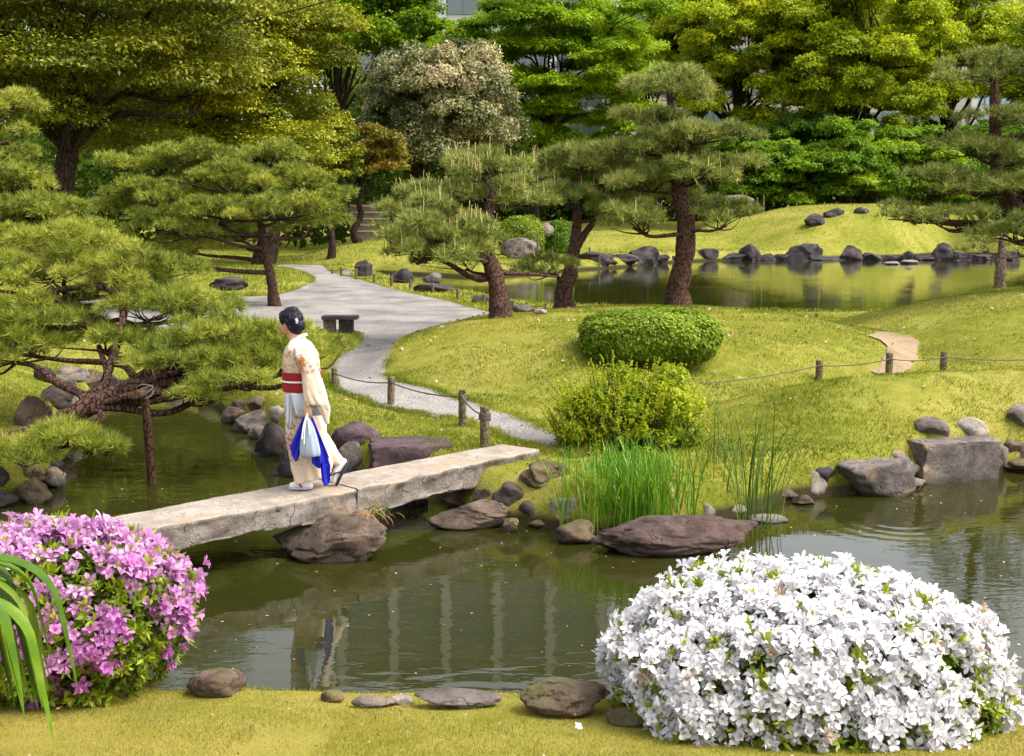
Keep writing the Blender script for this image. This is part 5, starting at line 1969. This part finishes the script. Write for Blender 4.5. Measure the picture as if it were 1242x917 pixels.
# kimono cloth: cream with rust and brown sprays of flowers low on the skirt, the chest and the sleeve
k = NT('kimono_cloth')
ob = k.obj()
sx = k.n('ShaderNodeSeparateXYZ')
k.l(ob, sx.inputs[0])
vor = k.n('ShaderNodeTexVoronoi')
k.l(ob, vor.inputs['Vector'])
vor.inputs['Scale'].default_value = 26
big = k.noise(ob, 7.5, 3, .6)
fine = k.noise(ob, 40, 3, .6)
band = k.math('ADD', k.math('MULTIPLY', k.math('SUBTRACT', k.rng01(sx.outputs[2], .16, .34), k.rng01(sx.outputs[2], .68, .86)), k.math('SUBTRACT', 1.0, k.rng01(sx.outputs[0], -.02, .14))),
              k.math('MULTIPLY', k.math('SUBTRACT', k.rng01(sx.outputs[2], 1.00, 1.08), k.rng01(sx.outputs[2], 1.26, 1.34)), .62))
spray = k.math('MULTIPLY', k.rng01(big, .34, .47), band)
dots = k.math('SUBTRACT', 1.0, k.rng01(vor.outputs['Distance'], .30, .48))
f1 = k.math('MULTIPLY', spray, dots, True)
c = k.mix(fine, (.62, .48, .35), (.70, .56, .43))
c = k.mix(f1, c, (.42, .13, .045))
f2 = k.math('MULTIPLY', k.math('MULTIPLY', k.rng01(fine, .48, .58), spray), .85)
c = k.mix(f2, c, (.30, .20, .16))
# one rust flower on the upper sleeve
dv = k.n('ShaderNodeVectorMath', op='SUBTRACT')
k.l(ob, dv.inputs[0])
dv.inputs[1].default_value = (zx(268), -.20, zz_(272))
dsc = k.n('ShaderNodeVectorMath', op='MULTIPLY')
k.l(dv.outputs[0], dsc.inputs[0])
dsc.inputs[1].default_value = (1.9, .5, .85)
dl_ = k.n('ShaderNodeVectorMath', op='LENGTH')
k.l(dsc.outputs[0], dl_.inputs[0])
fl = k.math('SUBTRACT', 1.0, k.rng01(k.math('ADD', dl_.outputs['Value'], k.math('MULTIPLY', k.math('SUBTRACT', big, .5), .12)), .055, .075))
c = k.mix(k.math('MULTIPLY', fl, k.rng01(fine, .36, .50)), c, (.45, .15, .04))
weave = k.noise(ob, 260, 2)
kim = k.done(k.bsdf(c, .7, k.bump(weave, .25, .002), spec=.25))
M['obi'] = plain('obi_red', (.27, .008, .014), .55, .25, 40, .3, .3)
M['obi_cord'] = plain('obi_cord', (.72, .66, .58), .6)
M['collar'] = plain('white_collar', (.82, .76, .68), .7, .05)
M['tabi'] = plain('tabi_white', (.78, .76, .74), .8, .05)
M['zori'] = plain('zori_grey', (.40, .38, .40), .5)
M['zori_sole'] = plain('zori_sole', (.03, .03, .05), .6)
M['strapn'] = plain('zori_strap', (.02, .022, .06), .5)
M['orn'] = plain('hair_ornament', (.78, .66, .70), .4)
M['shawl'] = plain('silver_shawl', (.36, .38, .42), .5, .12, 14, .5, .2)
M['bag'] = plain('silver_bag', (.30, .345, .42), .45, .12, 18, .5, .2)
k = NT('blue_cloth')
ob2 = k.obj()
v2 = k.n('ShaderNodeTexVoronoi')
k.l(ob2, v2.inputs['Vector'])
v2.inputs['Scale'].default_value = 11
sp2 = k.math('SUBTRACT', 1.0, k.rng01(v2.outputs['Distance'], .07, .11))
bluem = k.done(k.bsdf(k.mix(sp2, (.012, .015, .42), (.45, .22, .40)), .6, k.bump(k.noise(ob2, 14, 3), .4, .01), spec=.3))

woman = empty('person', PO, 'woman in a cream flowered kimono walking across the stone bridge with her hair pinned up', 'person')


def P_(o):
    return tag(o)


# ---- body: one continuous surface (head, neck, trunk, arms with hands, legs)
b = MB()
HC = np.array([zx(197), 0.01, zz_(112)])
hr = rotz(-.42) @ roty(-.10)


def hp(v):
    return HC + hr @ np.asarray(v, float)


ell(b, hp((.004, 0, .018)), (.090, .071, .094), hr)
ell(b, hp((-.042, 0, -.045)), (.048, .052, .062), hr)
ell(b, hp((-.072, 0, -.088)), (.018, .020, .016), hr, 2)
ell(b, hp((-.094, 0, -.018)), (.014, .011, .024), hr, 2)
ell(b, hp((-.100, 0, -.030)), (.010, .011, .009), hr, 2)
ell(b, hp((-.084, 0, -.061)), (.010, .020, .007), hr, 2)
ell(b, hp((-.083, 0, -.071)), (.010, .018, .006), hr, 2)
ell(b, hp((-.066, .034, -.028)), (.022, .020, .022), hr, 2)
ell(b, hp((-.066, -.034, -.028)), (.022, .020, .022), hr, 2)
for s in (-1, 1):
    ell(b, hp((.012, s * .072, -.018)), (.017, .009, .029), hr, 2)
nk = np.array([zx(222), 0, zz_(196)])
cap(b, hp((.022, 0, -.05)), nk, .047, .052)
hipz, shz = .86, 1.285
ell(b, (zx(232), 0, 1.14), (.100, .150, .19))
ell(b, (zx(236), 0, .93), (.105, .145, .14))
ell(b, (zx(240), 0, .80), (.115, .16, .12))
for s in (-1, 1):
    cap(b, (zx(230), 0, 1.26), (zx(240), s * .140, 1.215), .050, .042)
# near (left) arm hangs, carrying
sh, el, wr = np.array([zx(252), -.155, 1.20]), np.array([zx(292), -.235, .99]), np.array([zx(290), -.275, .785])
cap(b, sh, el, .046, .036)
cap(b, el, wr, .036, .024)
# far arm, bent over the sash
cap(b, (zx(240), .155, 1.20), (zx(262), .22, 1.0), .044, .036)
cap(b, (zx(262), .22, 1.0), (zx(205), .20, .86), .036, .024)


def hand(wrist, down, across, inward):
    """palm, four curled fingers and a thumb that closes against them"""
    down, across, inward = [unit(np.asarray(v, float)) for v in (down, across, inward)]
    Rm = np.stack([across, inward, down], -1)
    pc = wrist + down * .050
    ell(b, pc, (.038, .015, .046), Rm)
    for i, (off, L) in enumerate([(-.030, .92), (-.010, 1.0), (.010, .95), (.028, .78)]):
        k0 = pc + across * off + down * (.038 - abs(off) * .15)
        k1 = k0 + (down * .028 + inward * .016) * L
        k2 = k1 + (down * .004 + inward * .024) * L
        k3 = k2 + (-down * .018 + inward * .008) * L
        cap(b, k0 - down * .02, k0, .0095, .0095, 3)
        cap(b, k0, k1, .0095, .0085, 3)
        cap(b, k1, k2, .0085, .0078, 3)
        cap(b, k2, k3, .0078, .0068, 3)
    t0 = wrist + down * .022 - across * .028
    t1 = t0 - across * .018 + down * .026 + inward * .012
    t2 = t1 + down * .024 + across * .010 + inward * .018
    cap(b, wrist + down * .01, t0, .014, .013, 3)
    cap(b, t0, t1, .012, .0105, 3)
    cap(b, t1, t2, .010, .008, 3)


hand(wr, (.0, .02, -1), (1, 0, 0), (0, 1, 0))
hand(np.array([zx(203), .195, .85]), (-.8, -.3, -.5), (.3, .5, -.6), (.3, -.9, 0))
# legs in mid stride
hipF, hipB = np.array([zx(232), -.06, .80]), np.array([zx(250), .075, .80])
kF, aF = np.array([zx(240), -.055, .44]), np.array([zx(262), -.05, .085])
kB, aB = np.array([zx(285), .06, .44]), np.array([zx(392), .07, .245])
cap(b, hipF, kF, .080, .055)
cap(b, kF, kF * .6 + aF * .4 + [.012, 0, 0], .052, .050)
cap(b, kF * .6 + aF * .4 + [.012, 0, 0], aF, .050, .034)
cap(b, hipB, kB, .080, .055)
cap(b, kB, kB * .6 + aB * .4 + [0, 0, -.012], .052, .050)
cap(b, kB * .6 + aB * .4 + [0, 0, -.012], aB, .050, .034)
# feet
cap(b, aF + [.012, 0, -.045], aF + [-.06, -.002, -.040], .032, .030)
cap(b, aF + [-.06, -.002, -.040], aF + [-.135, -.006, -.050], .032, .022)
tB = np.array([zx(368), .075, .045])
hB = np.array([zx(408), .075, .215])
cap(b, aB + [0, 0, 0], hB, .032, .030)
cap(b, hB, (hB + tB) / 2 + [-.02, 0, 0], .032, .034)
cap(b, (hB + tB) / 2 + [-.02, 0, 0], tB, .034, .022)
body = fuse(b, 'body', .0055, [skin], woman, 5)

# ---- face
for s in (-1, 1):
    fb = MB()
    ell(fb, PO + hp((-.0785, s * .031, -.006)), (.007, .012, .0045), hr, 2)
    fb.build('eye', M['strapn'], body)
for s in (-1, 1):
    fb = MB()
    tube(fb, [PO + hp((-.083, s * .016, .020)), PO + hp((-.084, s * .030, .025)), PO + hp((-.072, s * .046, .020))], [.003, .0035, .002], 6, sub=3)
    fb.build('eyebrow', hairm, body)
M['lip'] = plain('lips', (.40, .09, .08), .4)
fb = MB()
ell(fb, PO + hp((-.092, 0, -.062)), (.004, .016, .004), hr, 2)
ell(fb, PO + hp((-.091, 0, -.069)), (.004, .014, .004), hr, 2)
fb.build('mouth', M['lip'], body)

# ---- hair
hbm = MB()
ell(hbm, hp((.028, 0, .042)), (.104, .087, .098), hr)
ell(hbm, hp((-.030, 0, .072)), (.058, .064, .042), hr)
ell(hbm, hp((.020, 0, .085)), (.070, .058, .048), hr)
ell(hbm, hp((-.046, .004, .074)), (.036, .056, .032), hr)
ell(hbm, hp((.070, 0, -.010)), (.062, .070, .070), hr)
ell(hbm, hp((.056, 0, -.058)), (.054, .060, .052), hr)
ell(hbm, hp((.100, 0, -.028)), (.052, .058, .054), hr)
ell(hbm, hp((.060, -.01, .105)), (.052, .050, .036), hr)
ell(hbm, hp((.100, 0, .030)), (.040, .052, .048), hr)
for s in (-1, 1):
    ell(hbm, hp((.030, s * .062, .012)), (.048, .022, .050), hr)
    cap(hbm, hp((-.044, s * .060, .052)), hp((-.030, s * .070, -.004)), .018, .010)
    cap(hbm, hp((.020, s * .070, .020)), hp((.046, s * .062, -.055)), .026, .018)
hair = fuse(hbm, 'hair', .005, [hairm], woman, 2)
hv = np.zeros(len(hair.data.vertices) * 3, np.float32)
hair.data.vertices.foreach_get('co', hv)
hv = hv.reshape(-1, 3).astype(float)
hd = unit(hv - (HC + hr @ np.array([.03, 0, .01])))
hv = hv + hd * (.004 * fbm(hv * np.array([70, 70, 22]), 3, 5) + .006 * fbm(hv * 22, 2, 8))[:, None]
hair.data.vertices.foreach_set('co', hv.astype(np.float32).ravel())
sm = MB()
for i in range(46):
    s0 = rand_dirs(1, -.5, .9)[0] * np.array([.105, .082, .098]) + np.array([.045, 0, .012])
    s1 = s0 + rng.normal(0, .014, 3) + np.array([.004, 0, -.022])
    tube(sm, [PO + hp(s0 * .97), PO + hp((s0 + s1) / 2 * 1.03), PO + hp(s1 * 1.02)], [.0012, .0012, .0006], 4, sub=3)
tag(sm.build('loose_strands', hairm, hair), kind='stuff')
om = MB()
for i in range(14):
    a = i * 2.4
    c_ = PO + hp((.108 + .013 * math.cos(a) * math.sqrt(i / 14), -.054 + .004 * math.sin(a * 1.7), .012 + .024 * math.sin(a) * math.sqrt(i / 14)))
    ell(om, c_, (.0075, .005, .0065), None, 2)
om.build('hair_ornament', M['orn'], woman)


# ---- kimono
def loft(mb, rings, ns=72, p=2.3, fold=0.0, seed=0, sub=6, close=True, foldz=(0, .8)):
    """rings: (z, xc, yc, rx, ry, tilt)"""
    Rg = np.array(rings, float)
    Rg = catmull(Rg, sub)
    a = np.linspace(0, 2 * np.pi, ns, endpoint=False)
    ca, sa = np.cos(a), np.sin(a)
    rr = (np.abs(ca) ** p + np.abs(sa) ** p) ** (-1 / p)
    ux, uy = ca * rr, sa * rr
    X = Rg[:, 1:2] + Rg[:, 3:4] * ux
    Y = Rg[:, 2:3] + Rg[:, 4:5] * uy
    Z = Rg[:, 0:1] + Rg[:, 5:6] * ux
    if fold:
        w_ = 1 - sstep(foldz[0], foldz[1], Rg[:, 0:1])
        q = fold * w_ * (np.sin(a * 5 + 1.3 + Rg[:, 0:1] * 3) * .6 + np.sin(a * 9 + 4 + Rg[:, 0:1] * 5) * .4)
        X = X + q * ux
        Y = Y + q * uy
    V = np.stack([X, Y, Z], -1)
    nr = len(V)
    mb.add(V.reshape(-1, 3), ring_faces(nr, ns))
    if close:
        for row in (0, nr - 1):
            ring = np.concatenate([V[row], V[row].mean(0)[None]])
            i = np.arange(ns)
            T = np.stack([np.full(ns, ns), (i + 1) % ns, i], -1)
            mb.add(ring, T if row == 0 else T[:, ::-1])


km = MB()


def rg(zy, x0, x1, ry, tilt=0.0, yc=0.0):
    return (zz_(zy), (zx(x0) + zx(x1)) / 2, yc, (x1 - x0) / K_ / 2, ry, tilt)


loft(km, [rg(778, 210, 352, .150, .045), rg(735, 204, 362, .158, .035), rg(680, 193, 352, .165, .02), rg(600, 180, 344, .172), rg(520, 174, 338, .176), rg(450, 172, 326, .176), rg(400, 172, 312, .170),
          rg(355, 172, 302, .160), rg(315, 168, 304, .166), rg(280, 166, 308, .176), rg(245, 170, 306, .188), rg(220, 178, 298, .190), rg(204, 188, 286, .160), rg(190, 198, 272, .105), rg(176, 206, 262, .068)],
     fold=.030, foldz=(.15, 1.0))


# sleeves: broad flat bags hanging from the arms
def sleeve(side):
    yo = -.165 if side < 0 else .165
    out = side
    prof = [  # zy, x front, x back, thickness
        (208, 226, 290, .060, yo * .88), (235, 232, 312, .074, yo * 1.08), (280, 254, 328, .060, yo * 1.28), (330, 264, 345, .056, yo * 1.42), (380, 270, 360, .052, yo * 1.52), (425, 276, 374, .046, yo * 1.58), (442, 282, 377, .040, yo * 1.6)]
    if side > 0:
        prof = [(206, 222, 280, .050, yo * .85), (250, 225, 300, .062, yo * 1.1), (320, 215, 310, .056, yo * 1.25), (390, 205, 318, .050, yo * 1.25), (430, 210, 322, .036, yo * 1.2)]
    loft(km, [rg(z_, a_, b_, t_, 0, y_) for z_, a_, b_, t_, y_ in prof], ns=44, p=2.6, fold=.004, foldz=(.7, 1.6))


sleeve(-1)
sleeve(1)
# hanging rear corner of the near sleeve
loft(km, [rg(428, 318, 377, .036, 0, -.262), rg(460, 330, 379, .034, 0, -.262), rg(500, 348, 377, .028, 0, -.258), rg(524, 360, 374, .018, 0, -.255)], ns=30, p=2.4, fold=.003, foldz=(.5, 1.4))
# the skirt's back hem kicked up by the rear heel
cap(km, (zx(315), .045, zz_(610)), (zx(352), .06, zz_(672)), .080, .072)
cap(km, (zx(352), .06, zz_(672)), (zx(384), .07, zz_(712)), .072, .050)
kimono = fuse(km, 'kimono', .0075, [kim], woman, 4)
kv = np.zeros(len(kimono.data.vertices) * 3, np.float32)
kimono.data.vertices.foreach_get('co', kv)
kv = kv.reshape(-1, 3).astype(float)
kn = np.zeros(len(kv) * 3, np.float32)
kimono.data.vertices.foreach_get('normal', kn)
kn = kn.reshape(-1, 3).astype(float)
cre = np.abs(fbm(np.stack([kv[:, 0] * 9 + kv[:, 2] * 5, kv[:, 1] * 9, kv[:, 2] * 3.2 - kv[:, 0] * 4], -1), 3, 12))
kv = kv + kn * (.012 * (cre - .35))[:, None]
kimono.data.vertices.foreach_set('co', kv.astype(np.float32).ravel())

# collar bands crossing at the chest
cb_ = MB()
for s in (-1, 1):
    pts = np.array([(zx(266), s * .030, zz_(163)), (zx(240), s * .066, zz_(172)), (zx(215), s * .076, zz_(198)), (zx(196), s * .058, zz_(225)), (zx(180), s * .010, zz_(262)), (zx(171), -s * .03, zz_(290))])
    Pc, _ = catmull(pts, 8, np.ones(len(pts)))
    for j, (rr, dx) in enumerate(((.013, 0),)):
        tube(cb_, PO + Pc + np.array([dx, 0, 0]), rr, 10)
cb_.build('collar', M['collar'], woman)
# red lining edge at the skirt opening
ob_ = MB()
loft(ob_, [rg(398, 165, 315, .176), rg(390, 164, 316, .178), rg(355, 164, 313, .174), rg(322, 162, 313, .178), rg(316, 163, 312, .177)], ns=72, p=2.4)
for arr in ob_.V:
    arr += PO
obi = ob_.build('obi', M['obi'], woman)
oc = MB()
a = np.linspace(0, 2 * np.pi, 61)
rc = rg(355, 161, 316, .178)
tube(oc, PO + np.stack([rc[1] + rc[3] * np.sign(np.cos(a)) * np.abs(np.cos(a)) ** .87, rc[4] * np.sign(np.sin(a)) * np.abs(np.sin(a)) ** .87, rc[0] + 0 * a], -1), .009, 8)
ell(oc, PO + np.array([rc[1] - rc[3] * .94, -.06, rc[0]]), (.016, .016, .014), None, 2)
oc.build('obi_cord', M['obi_cord'], obi)
# bow at the back
ob2_ = MB()
loft(ob2_, [rg(398, 290, 318, .10), rg(370, 290, 326, .115), rg(330, 290, 324, .115), rg(312, 290, 316, .105)], ns=40, p=3.0)
for arr in ob2_.V:
    arr += PO
ob2_.build('obi_bow', M['obi'], obi)

# ---- tabi socks and sandals
for nm, (heel, mid, toe, ank) in (('front', (aF + [.014, 0, -.045], aF + [-.06, -.002, -.040], aF + [-.135, -.006, -.050], aF)), ('rear', (hB, (hB + tB) / 2 + [-.02, 0, 0], tB, aB))):
    mb = MB()
    cap(mb, heel, mid, .0365, .0375)
    cap(mb, mid, toe, .0370, .0265)
    cap(mb, heel * .5 + mid * .5 + (ank - heel) * .2, ank + (ank - heel) * .45, .038, .038)
    fuse(mb, 'sock', .006, [M['tabi']], woman, 3)
    ax_ = unit(toe - heel)
    sn = unit(np.cross(np.array([0, 1, 0]), ax_))
    if nm == 'front':
        dn = np.array([0, 0, -1.0])
    else:
        dn = sn if np.dot(sn, np.array([1, 0, -.3])) > 0 else -sn
    sd_ = np.cross(dn, ax_)
    o0 = (heel + toe) / 2 + dn * .034
    hl = np.linalg.norm(toe - heel) / 2 + .034
    if nm == 'front':
        o0[2] = .012
    a = np.linspace(0, 2 * np.pi, 40, endpoint=False)
    prof = np.stack([np.cos(a) * hl, np.sin(a) * (.042 + .006 * np.cos(a + np.pi))], -1)
    rows = []
    th = .022
    for q, s_ in ((-th * .5, .97), (-th * .4, 1.0), (th * .4, 1.0), (th * .5, .97)):
        rows.append(o0 + prof[:, :1] * s_ * ax_ + prof[:, 1:] * s_ * sd_ - dn * q)
    mb = MB()
    V = np.stack(rows)
    mb.add(V.reshape(-1, 3) + PO, ring_faces(4, 40))
    for row, fl in ((0, True), (3, False)):
        ring = np.concatenate([V[row], V[row].mean(0)[None]]) + PO
        i = np.arange(40)
        T = np.stack([np.full(40, 40), (i + 1) % 40, i], -1)
        mb.add(ring, T if fl else T[:, ::-1])
    sole = mb.build('sandal', M['zori'] if nm == 'front' else M['zori_sole'], woman)
    mb = MB()
    tp = o0 - dn * .012
    fr = tp + ax_ * hl * .55
    for s_ in (-1, 1):
        e_ = tp - ax_ * hl * .15 + sd_ * s_ * .044
        mid_ = (fr + e_) / 2 - dn * .048 + sd_ * s_ * .018
        tube(mb, PO + np.array([fr, fr * .6 + mid_ * .4 - dn * .02, mid_, e_]), .0065, 8, sub=5)
    mb.build('strap', M['strapn'], sole)


# ---- things she carries
def sheet(mb, grid, th):
    """a cloth given as a grid of points (nu,nv,3), closed with thickness"""
    Gd = np.asarray(grid)
    nu, nv = Gd.shape[:2]
    du = np.gradient(Gd, axis=0)
    dv_ = np.gradient(Gd, axis=1)
    N = unit(np.cross(du, dv_))
    A, Bk = Gd + N * th / 2, Gd - N * th / 2
    i = np.arange(nu - 1)[:, None] * nv
    j = np.arange(nv - 1)[None]
    q = np.stack([i + j, i + j + 1, i + nv + j + 1, i + nv + j], -1).reshape(-1, 4)
    V = np.concatenate([A.reshape(-1, 3), Bk.reshape(-1, 3)])
    n = nu * nv
    edge = np.concatenate([np.arange(nv), np.arange(1, nu) * nv + nv - 1, (nu - 1) * nv + np.arange(nv - 2, -1, -1), np.arange(nu - 2, 0, -1) * nv])
    e2 = np.roll(edge, -1)
    sq_ = np.stack([edge, e2, e2 + n, edge + n], -1)
    mb.add(V, np.concatenate([q[:, ::-1], q + n, sq_]))


def hang(mb, tops, bots, y0, nu=26, nv=26, amp=.014, freq=5, th=.004, seed=0, belly=.0):
    """cloth between an upper and a lower edge given in zoom pixels"""
    tu = catmull(np.array([(zx(a_), zz_(b_)) for a_, b_ in tops]), 10)
    bu = catmull(np.array([(zx(a_), zz_(b_)) for a_, b_ in bots]), 10)
    s_ = np.linspace(0, 1, nu)
    tq = np.stack([np.interp(s_, np.linspace(0, 1, len(tu)), tu[:, i_]) for i_ in (0, 1)], -1)
    bq = np.stack([np.interp(s_, np.linspace(0, 1, len(bu)), bu[:, i_]) for i_ in (0, 1)], -1)
    v_ = np.linspace(0, 1, nv)[None, :, None]
    XZ = tq[:, None, :] * (1 - v_) + bq[:, None, :] * v_
    fold_ = amp * (.35 + .65 * v_[..., 0]) * (np.sin(s_[:, None] * freq * 2 * np.pi / 2 + seed + v_[..., 0] * 1.3) + .4 * np.sin(s_[:, None] * freq * 5 + seed * 2))
    Yv = y0 + fold_ - belly * np.sin(np.pi * s_)[:, None] * np.sin(np.pi * v_[..., 0])
    sheet(mb, np.stack([XZ[..., 0], Yv, XZ[..., 1]], -1) + PO, th)


# folded silver shawl over the forearm
mb = MB()
hang(mb, [(206, 402), (230, 396), (270, 410), (300, 432), (345, 446), (378, 452)], [(228, 452), (244, 496), (265, 492), (300, 490), (345, 486), (380, 474)], -.232, 40, 20, .013, 6, .012, 1, .02)
hang(mb, [(192, 404), (206, 402), (222, 414), (240, 430)], [(196, 512), (204, 548), (210, 530), (216, 480)], -.225, 26, 24, .010, 4, .010, 2, .0)
tag(mb.build('shawl', M['shawl']), 'folded silver blue shawl draped over the womans forearm', 'shawl')
# silver drawstring bag
hx, hzv = zx(288), zz_(486)
mb = MB()
loft(mb, [rg(497, 276, 298, .014, 0, -.285), rg(510, 272, 304, .020, 0, -.285), rg(540, 266, 316, .034, 0, -.285), rg(590, 257, 329, .046, 0, -.285), rg(632, 253, 337, .050, 0, -.285), rg(652, 256, 336, .046, 0, -.285), rg(657, 264, 328, .036, 0, -.285)],
     ns=60, p=2.4, fold=.0045, foldz=(.3, .9))
for arr in mb.V:
    arr += PO
bag = mb.build('drawstring_bag', M['bag'])
tag(bag, 'silver grey drawstring bag hanging from the womans hand', 'bag')
M['cordw'] = plain('bag_cord', (.78, .74, .70), .6)
mb = MB()
for dx, z2 in ((-.012, 600), (-.020, 580), (.010, 560)):
    tube(mb, PO + np.array([(hx, -.275, hzv + .025), (hx + dx * .5, -.312, hzv - .01), (hx + dx * 1.6, -.326, zz_(530)), (hx + dx * 2.2, -.345, zz_(z2))]), [.005, .005, .006, .005], 7, sub=5)
mb.build('drawstring', M['cordw'], bag)
# blue wrapping cloth knotted at the hand: two hanging ends
mb = MB()
hang(mb, [(268, 492), (276, 492), (284, 494)], [(211, 620), (222, 668), (238, 678), (252, 640)], -.262, 22, 30, .014, 4, .005, 3)
hang(mb, [(290, 490), (298, 490), (306, 494)], [(300, 690), (330, 712), (352, 655), (374, 668)], -.255, 30, 34, .016, 4, .005, 4)
hang(mb, [(322, 600), (340, 610), (356, 622)], [(342, 770), (350, 786), (372, 768), (376, 700)], -.250, 24, 26, .012, 4, .005, 5)
tag(mb.build('wrapping_cloth', bluem), 'bright blue wrapping cloth hanging in two ends beside the silver bag', 'cloth')
